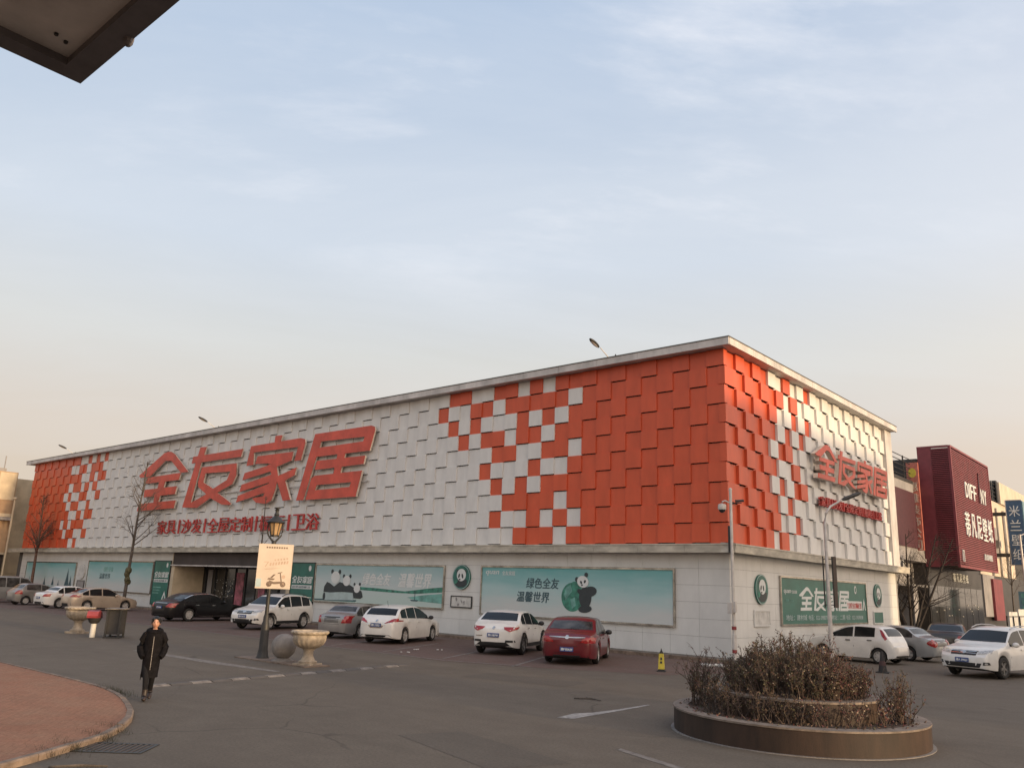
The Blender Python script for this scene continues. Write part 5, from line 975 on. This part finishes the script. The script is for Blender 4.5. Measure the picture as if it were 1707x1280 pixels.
for k, c in enumerate('惠雅装饰公司'): part('letter', lettering(MB(), c, PB, -1.35, 9.75-k*.78, .55, .62, 0, .03, bold=.006), M_['poster'], b2, True)
part('logo', MB().prism(ell(-1.08, 11.0, .25, .32, 18), PB, 0, .02), M_['yellow'], b2, True)
b3 = blk('box_shop', 'shop with a big maroon louvred box sign over a black glass front', (0, 37, 0))
part('wall', MB().box(XF-9, XF-.05, 31.6, 47.5, 0, 12.2), M_['shop_dark'], b3, True)
part('box_core', MB().box(XF, .93, 31.75, 43.0, 4.95, 12.85), M_['maroon_dark'], b3, True)
lm = MB().box(.94, 1.02, 31.62, 43.05, -.035, .035).mesh('louvre', M_['maroon']); lm2 = MB().box(XF+.9, .99, 31.60, 31.70, -.035, .035).mesh('louvre', M_['maroon'])
for k in range(62):
    z_ = 4.95+k*.128
    o_ = link('louvre', lm, b3, True); o_.location = (0, 0, z_)
    o_ = link('louvre', lm2, b3, True); o_.location = (0, 0, z_)
part('box_frame', MB().box(.90, 1.05, 31.58, 31.74, 4.8, 13.0).box(.90, 1.05, 42.95, 43.1, 4.8, 13.0).box(.9, 1.05, 31.74, 42.95, 12.88, 13.02).box(.9, 1.05, 31.74, 42.95, 4.8, 4.92).box(XF, .9, 31.6, 31.76, 12.88, 13.02).box(XF, XF+.9, 31.62, 31.74, 4.8, 12.88), M_['maroon'], b3, True)
P3 = lambda u, v, d: (1.03+d, u, v)
def sgn(body, u, v, w, h, m='print_white', bold=.009): part('letter', lettering(MB(), body, P3, u, v, w, h, 0, .06, bold=bold), M_[m], b3, True)
u = 34.8
for c in 'DIFF': sgn(c, u, 9.75, .78 if c != 'I' else .2, 1.1); u += 1.0 if c != 'I' else .45
part('spire_logo', MB().prism([(38.9, 9.75), (39.25, 12.0), (39.35, 12.0), (39.65, 9.75), (39.4, 10.2), (39.15, 10.2)], P3, 0, .05), M_['maroon_dark'], b3, True)
for c in 'NY': sgn(c, u+1.2, 9.75, .8, 1.1); u += 1.0
for k, c in enumerate('蒂凡尼壁纸'): sgn(c, 33.9+k*1.75, 7.0, 1.35, 1.7, bold=.008)
sgn('意式风壁纸', 38.8, 5.6, 2.6, .45, bold=.006); sgn('门', 32.4, 5.2, .4, .8)
fg = part('shopfront', MB().box(XF-.05, XF+.05, 31.7, 47.3, .1, 4.8), M_['shop_dark'], b3, True)
for k in range(8): part('glass_pane', MB().box(XF+.05, XF+.07, 31.9+k*1.9, 33.7+k*1.9, .3, 3.6), M_['dark_glass'], fg, True)
for k, c in enumerate('蒂凡尼壁纸'): part('letter', lettering(MB(), c, lambda u, v, d: (XF+.06+d, u, v), 38.2+k*.95, 4.0, .75, .62, 0, .04, bold=.008), M_['print_white'], fg, True)
for k in range(14): part('shop_lamp', MB().blob((XF+.10, rnd.uniform(33, 46), rnd.uniform(1.5, 2.4)), (.04, .04, .04), 6, 4), mat('shop_glint', (.8, .75, .65), .4, var=0) if k == 0 else bpy.data.materials['shop_glint'], fg, True)
b4 = blk('cream_building', 'cream building with roof railing beyond the maroon box sign', (XF-4, 56, 0))
part('wall', MB().box(XF-9, XF, 47.6, 62, 4.9, 11.6).box(XF-9, XF+.2, 57.5, 75, 11.6, 13.6), M_['plaster_cream'], b4, True); part('lower_wall', MB().box(XF-9, XF-.1, 47.6, 75, 0, 4.9), M_['shop_dark'], b4, True); part('side_panel', MB().box(XF-.1, XF+.1, 47.7, 52, 1.5, 4.9), M_['plaster_grey'], b4, True)
[part('drain_pipe', MB().tube([(XF+.1, y_, 4.9), (XF+.1, y_, 11.0)], r_, 8), M_['plaster_grey'], b4, True) for y_, r_ in ((52, .1), (55.5, .08), (58.5, .12))]
for k in range(5): part('railing_bar', MB().tube([(XF-.1, 49.0, 11.8+k*.38), (XF-.1, 57.2, 11.8+k*.38)], .05, 5), M_['iron'], b4, True)
for k in range(6): part('railing_post', MB().box(XF-.16, XF-.04, 49.0+k*1.6, 49.12+k*1.6, 11.6, 13.5), M_['iron'], b4, True)
part('roof_block', MB().box(XF-.3, XF+.05, 57.0, 57.6, 11.6, 13.7), M_['dark_metal'], b4, True)
part('red_panel', MB().box(XF+.1, XF+.3, 50.5, 54, 1.2, 4.6), M_['maroon'], b4, True)
for k in range(3): part('window', MB().box(XF-.02, XF+.03, 49.2+k*2.6, 50.2+k*2.6, 6.5, 9.2), M_['plaster_grey'], b4, True)
for y_, z_ in ((49.6, 9.9), (54.0, 7.4), (60.4, 9.0)):
    ac = part('air_conditioner', MB().box(XF, XF+.38, y_, y_+.9, z_, z_+.65), M_['plaster_grey'], b4, True); part('fan_guard', MB().lathe([(.24, XF+.381), (.24, XF+.40), (.20, XF+.40)], 18, c=(0, y_+.35, z_+.33), axis='x'), M_['dark_metal'], ac, True)
for y_ in (23.4, 24.4): ac = part('air_conditioner', MB().box(XF, XF+.4, y_, y_+.85, 4.35, 4.98), M_['paper'], b1, True); part('fan_guard', MB().lathe([(.23, XF+.401), (.23, XF+.42)], 18, c=(0, y_+.35, 4.66), axis='x'), M_['dark_metal'], ac, True)
b5 = thing('box_sign', 'blue vertical box sign with white characters at the picture edge', 'sign', (1.2, 52.4, 0))
part('panel', MB().box(.45, 1.62, 52, 52.9, 5.85, 11.25), M_['blue_sign'], b5, True); part('side_panel', MB().box(1.625, 1.70, 52.05, 53.6, 5.85, 11.2), M_['blue_pale'], b5, True); part('support', MB().box(-1.1, .45, 52.2, 52.5, 6.5, 6.8).box(-1.1, .45, 52.2, 52.5, 10, 10.3), M_['iron'], b5, True)
part('trim', MB().box(.38, .45, 51.97, 52.9, 5.8, 11.3).box(.45, 1.62, 51.97, 52.9, 11.25, 11.32), M_['galv'], b5, True)
for k, c in enumerate('米兰壁纸'): part('letter', lettering(MB(), c, lambda u, v, d: (u, 52-d, v), .62, 9.9-k*1.22, .82, .92, 0, .04, bold=.0), M_['print_white'], b5, True)
b6 = thing('box_sign', 'small teal vertical shop sign low on the side street', 'sign', (1.4, 49, 0)); part('panel', MB().box(1.2, 1.85, 49.0, 49.1, 1.4, 3.6), M_['blue_pale'], b6, True); part('post', MB().tube([(1.5, 49.05, 0), (1.5, 49.05, 1.4)], .04, 6), M_['iron'], b6, True)
for k in range(4): part('letter_block', MB().box(1.38, 1.68, 48.98, 49.0, 3.1-k*.5, 3.45-k*.5), M_['print_teal'], b6, True)
fn = thing('railing_fence', 'dark metal street railing at the edge by the white SUV', 'fence', (2.6, 40, 0))
for k in range(7): part('post', MB().box(2.56, 2.64, 36+k*2.2, 36.08+k*2.2, 0, 1.75), M_['iron'], fn, True)
for z_ in (1.7, .3): part('rail', MB().box(2.58, 2.62, 36, 49.3, z_-.03, z_+.03), M_['iron'], fn, True)
wt = thing('notice_stand', 'pale notice panel behind the street railing', 'notice board', (1.9, 43, 0)); part('panel', MB().box(1.85, 1.95, 40.5, 43.5, .3, 2.0).box(1.85, 1.95, 44, 47, .3, 2.2), M_['paper'], wt, True); part('post', MB().box(1.75, 1.85, 40.6, 40.7, 0, .4).box(1.75, 1.85, 46.8, 46.9, 0, .4), M_['iron'], wt, True)
s2 = thing('street_light', 'thin pale street light pole far down the side street', 'street light', (3.0, 41.5, 0)); part('pole', MB().tube([(0, 0, 0), (0, 0, 4.5), (0, 0, 7.6)], [.10, .08, .06], 10), M_['galv'], s2, smooth=60); part('arm', MB().tube([(0, 0, 7.5), (.7, .9, 8.0)], .04, 6), M_['galv'], s2); part('lamp_head', MB().tube([(.6, .8, 7.95), (1.0, 1.2, 8.15)], [.08, .06], 8), M_['galv'], s2, smooth=60)
b7 = blk('far_block', 'plain far block closing the side street', (-20, 90, 0)); part('wall', MB().box(-40, -1, 76, 110, 0, 12), M_['plaster_cream'], b7, True); part('roof', MB().box(-40.3, -.7, 75.7, 110.3, 12, 12.4), M_['plaster_grey'], b7, True)
# building beyond the far end of the store
b8 = blk('tan_building', 'tan building with dark windows catching sun beyond the far end of the store', (-84, -3, 0))
part('wall', MB().box(-92, -74.4, -14, -.62, 3.9, 11.6), M_['tan_wall'], b8, True); part('rear_wing', MB().box(-92, -76.2, -.62, 9, 0, 11.2), M_['cream_wall'], b8, True); part('ground_wall', MB().box(-92, -74.6, -14, -.62, 0, 3.9), M_['band_dark'], b8, True); part('sunlit_patch', MB().box(-74.4, -74.33, -2.2, -.7, 8.9, 11.5), M_['cream_wall'], b8, True)  # cream patch at the top paints the sunlit part of the tan wall
part('ledge', MB().box(-74.4, -74.1, -14, -.62, 3.75, 3.95).box(-74.4, -74.25, -14, -.62, 7.3, 7.6), M_['cream_wall'], b8, True)
for k in range(5):
    y0 = -3.6-k*2.6
    w_ = part('window', MB().box(-74.42, -74.35, y0, y0+1.25, 7.7, 10.9), M_['dark_glass'], b8, True); part('mullion', MB().box(-74.36, -74.30, y0+.5, y0+.58, 7.7, 10.9).box(-74.36, -74.30, y0, y0+1.25, 9.2, 9.28), M_['cream_wall'], w_, True)
    w_ = part('window', MB().box(-74.42, -74.35, y0+.4, y0+2.0, 5.3, 6.9), M_['dark_glass'], b8, True); part('mullion', MB().box(-74.36, -74.30, y0+.45, y0+.55, 5.3, 6.9), M_['cream_wall'], w_, True)
part('awning', MB().box(-74.35, -73.7, -3.2, -.8, 6.95, 7.25), M_['plaster_grey'], b8, True)
part('roof_clutter', MB().box(-84, -76, -5, -2, 11.6, 12.3).box(-78, -75.4, -2.4, -1.4, 11.6, 12.0).tube([(-75.5, -1.6, 11.6), (-75.5, -1.6, 13.2)], .05, 5).tube([(-76.5, -2.5, 11.6), (-76.5, -2.5, 13.0)], .05, 5), M_['plaster_grey'], b8, True)
part('down_pipe', MB().tube([(-73.7, -.75, 0), (-73.7, -.75, 9.0)], .09, 8).blob((-73.7, -.75, 9.05), (.2, .2, .14), 8, 6), M_['cream_wall'], b8, True)
# shop row behind the photographer and block across the side street (its shade lies on the store)
def plain_block(name, label, x0, x1, y0, y1, h, m, faces):
    b = blk(name, label, ((x0+x1)/2, (y0+y1)/2, 0)); part('wall', MB().box(x0, x1, y0, y1, 0, h), m, b, True); part('parapet', MB().box(x0-.15, x1+.15, y0-.15, y1+.15, h, h+.35), M_['plaster_grey'], b, True)
    wm = MB().box(-.75, .75, -.04, .04, 0, 1.6).mesh('window', M_['dark_glass'])
    for f_ in faces:
        a, c = (x0, x1) if f_ in 'ns' else (y0, y1); n = int((c-a)/3)
        for lv in range(int(h//3.6)):
            for k in range(n):
                t = a+(k+.5)*(c-a)/n; w_ = link('window', wm, b, True); zz = 1.1+lv*3.5
                if f_ == 'n': w_.location = (t, y1+.02, zz)
                elif f_ == 'w': w_.location = (x0-.02, t, zz); w_.rotation_euler = (0, 0, R(90))
    return b
tz = 10.35+36*math.tan(SUN_EL)
plain_block('apartment_block', 'plain pale block across the side street outside the view', 36, 48, -9.2, 20.4, tz-.35, M_['plaster_cream'], 'w')
plain_block('shop_row', 'low shop row behind the photographer', 2, 32, -44, -36, 5.2, M_['tan_wall'], 'n')
# canopy corner over the photographer
cz = 4.2; cx0, cy0 = 11.8, -29.43
cn = thing('canopy', 'dark canopy corner jutting in at the top edge', 'canopy', (15, -32.5, 0))
part('soffit_panel', MB().box(cx0+.08, 16.4, -32.4, cy0-.08, cz+.03, cz+.10), M_['canopy_under'], cn, True)
part('rim_beam', MB().box(cx0, cx0+.085, -32.5, cy0, cz, cz+.26).box(cx0+.085, 16.5, cy0-.085, cy0, cz, cz+.26).box(16.415, 16.5, -32.5, cy0-.085, cz, cz+.26), M_['canopy_rim'], cn, True)
part('deck', MB().box(cx0+.02, 16.48, -32.5, cy0-.02, cz+.262, cz+.30), M_['flashing'], cn, True)
part('drip_nub', MB().blob((cx0+.42, cy0-.01, cz-.0), (.022, .018, .03), 8, 6), M_['canopy_rim'], cn, True)
for x, y in ((12.0, -29.60), (11.98, -29.56)): part('bolt', MB().lathe([(.007, cz+.022), (.008, cz+.032)], 10, c=(x, y, 0)), M_['iron'], cn, True)
part('column', MB().box(16.15, 16.35, -32.4, -32.2, 0, cz+.06), M_['canopy_rim'], cn, True)

# ------------------------------------------------------------------ the walker
pr = thing('person', 'person in long black hooded coat walking with hands in pockets', 'person', (-1.70, -21.92, 0), math.atan2(-8.5, 16.6))
J = {'pelvis': ((0, 0, .82), .13), 'belly': ((.0, 0, 1.0), .13), 'chest': ((.0, 0, 1.17), .135), 'neck': ((.005, 0, 1.30), .055), 'head': ((.02, 0, 1.37), .052),
     'lsh': ((0, .13, 1.22), .06), 'lel': ((-.07, .235, 1.0), .045), 'lwr': ((.05, .19, .83), .036), 'lhd': ((.085, .155, .79), .034), 'rsh': ((0, -.13, 1.22), .06), 'rel': ((-.07, -.235, 1.0), .045), 'rwr': ((.05, -.19, .83), .036), 'rhd': ((.085, -.155, .79), .034),
     'lhp': ((.01, .085, .74), .095), 'lkn': ((.05, .06, .44), .062), 'lan': ((-.17, .045, .14), .042), 'lto': ((-.05, .05, .05), .036), 'rhp': ((.01, -.085, .74), .095), 'rkn': ((.15, -.055, .44), .062), 'ran': ((.19, -.04, .085), .042), 'rto': ((.33, -.045, .05), .036)}
E_ = ['pelvis belly', 'belly chest', 'chest neck', 'neck head', 'chest lsh', 'lsh lel', 'lel lwr', 'lwr lhd', 'chest rsh', 'rsh rel', 'rel rwr', 'rwr rhd', 'pelvis lhp', 'lhp lkn', 'lkn lan', 'lan lto', 'pelvis rhp', 'rhp rkn', 'rkn ran', 'ran rto']
ks = list(J); me = bpy.data.meshes.new('skel'); me.from_pydata([J[k][0] for k in ks], [tuple(ks.index(x) for x in e.split()) for e in E_], [])
ob = bpy.data.objects.new('skel', me); COL.objects.link(ob); sk = ob.modifiers.new('skin', 'SKIN'); sk.use_smooth_shade = True; ob.modifiers.new('sub', 'SUBSURF').levels = 2
for i, k in enumerate(ks): d = me.skin_vertices[0].data[i]; d.radius = (J[k][1],)*2; d.use_root = (k == 'pelvis')
bm_ = bpy.data.meshes.new_from_object(ob.evaluated_get(bpy.context.evaluated_depsgraph_get())); bpy.data.objects.remove(ob)
body = MB().add([tuple(v.co) for v in bm_.vertices], [tuple(p.vertices) for p in bm_.polygons], 1)
for i, p in enumerate(bm_.polygons):
    if p.center.z > 1.26: body.m[i] = 0
hv, hf = [], []; nu, nv = 24, 18; HC = Vector((.03, 0, 1.455))
for i in range(nv+1):
    ph = math.pi*i/nv
    for j in range(nu):
        t = 2*math.pi*j/nu; x, y, zz = math.sin(ph)*math.cos(t), math.sin(ph)*math.sin(t), math.cos(ph)
        rx, ry, rz_ = .092, .074, .112
        if zz < -.2: rx *= 1-.20*(-zz-.2); ry *= 1-.38*(-zz-.2)
        px_, py_, pz_ = x*rx, y*ry, zz*rz_
        if x > .6:
            px_ += .024*math.exp(-((y/.16)**2+((zz+.14)/.20)**2))                 # nose
            px_ -= .010*(math.exp(-(((y-.42)/.2)**2+((zz-.10)/.14)**2))+math.exp(-(((y+.42)/.2)**2+((zz-.10)/.14)**2)))  # eye sockets
            px_ += .006*math.exp(-((y/.3)**2+((zz+.52)/.10)**2))                 # lips
        hv.append((HC.x+px_, HC.y+py_, HC.z+pz_))
body.add(hv, [(i*nu+j, i*nu+(j+1) % nu, (i+1)*nu+(j+1) % nu, (i+1)*nu+j) for i in range(nv) for j in range(nu)], 0)
for s_ in (-1, 1): body.blob((HC.x-.005, s_*.075, HC.z-.01), (.018, .010, .028), 8, 6, 0)
bo = part('body', body, [M_['skin'], M_['trouser']], pr, smooth=180, fix=False)
for s_ in (-1, 1): part('eye', MB().blob((HC.x+.076, s_*.031, HC.z+.010), (.010, .015, .007), 8, 6), M_['hair'], pr); part('eyebrow', MB().blob((HC.x+.079, s_*.032, HC.z+.030), (.008, .020, .004), 8, 5), M_['hair'], pr)
part('mouth', MB().blob((HC.x+.078, 0, HC.z-.058), (.008, .022, .006), 8, 5), mat('lips', (.30, .10, .085), .5, var=0), pr)
hr_ = MB()
for i in range(11):
    for j in range(24): pass
hr_.blob((HC.x-.020, 0, HC.z+.026), (.100, .092, .108), 22, 14); hr_.blob((HC.x-.06, 0, HC.z-.03), (.055, .074, .075), 14, 10); hr_.blob((HC.x+.035, .036, HC.z+.082), (.05, .045, .032), 12, 8); hr_.blob((HC.x+.03, -.045, HC.z+.074), (.052, .040, .036), 12, 8); hr_.blob((HC.x-.095, .035, HC.z+.035), (.06, .075, .06), 10, 8)
part('hair', hr_, M_['hair'], pr, smooth=180)
ct = MB(); n = 28; rows = [(1.335, .075, .088, .01), (1.305, .100, .125, .0), (1.25, .122, .165, -.005), (1.15, .130, .178, 0), (1.02, .127, .170, .0), (.90, .130, .166, .0), (.78, .136, .162, .01), (.64, .142, .160, .02), (.50, .150, .158, .03), (.43, .154, .158, .03), (.43, .138, .145, .03)]
vs = []
for z_, a, b, o_ in rows:
    for j in range(n):
        t = 2*math.pi*j/n; wv = 1+.035*math.sin(5*t+z_*9)*(1.3-z_)+.02*math.sin(z_*60)*(.5 if z_ > .6 else .2); vs.append((o_+a*math.cos(t)*wv, b*math.sin(t)*wv, z_))
ct.add(vs, [(i*n+j, i*n+(j+1) % n, (i+1)*n+(j+1) % n, (i+1)*n+j) for i in range(len(rows)-1) for j in range(n)])
for s_ in (-1, 1): ct.tube([(0, s_*.09, 1.275), (-.01, s_*.15, 1.225), (-.04, s_*.198, 1.11), (-.055, s_*.222, 1.0), (-.02, s_*.215, .92), (.05, s_*.185, .84), (.085, s_*.155, .80)], [.055, .074, .076, .075, .070, .062, .054], 12)
part('coat', ct, M_['coat'], pr, smooth=60)
hd_ = MB(); 
for k in range(16): a = 2*math.pi*k/16; hd_.blob((-.015+.092*math.cos(a), .108*math.sin(a), 1.30+.03*(-math.cos(a))), (.05, .056, .042), 9, 6)
part('hood', hd_, M_['coat'], pr, smooth=180)
zp = MB(); zz = [1.20, 1.10, 1.0, .90, .80, .70, .60, .53]
for a, b in zip(zz, zz[1:]): zp.box(.126+.03*(1.2-a), .146+.036*(1.2-a), -.006, .006, b+.004, a)
part('zip', zp, M_['zip'], pr)
for nm_, an, to in (('boot', J['lan'][0], J['lto'][0]), ('boot', J['ran'][0], J['rto'][0])):
    an, to = Vector(an), Vector(to); part(nm_, MB().tube([an+Vector((-.01, 0, .13)), an+Vector((-.01, 0, .03)), an+Vector((.01, 0, -.02))], [.056, .052, .055], 12).blob(tuple(an.lerp(to, .55)+Vector((0, 0, -.012))), (.125, .046, .045), 14, 8, rot=Matrix.Rotation(-math.atan2((to-an).z+.035, max(.05, (to-an).x)), 3, 'Y')), M_['boot'], pr, smooth=60)
sf = MB().tube([(.05, -.12, .62), (.09, -.15, .48), (.10, -.155, .38)], [.02, .014, .004], 8)
part('scarf_end', sf, M_['coat'], pr, smooth=60)
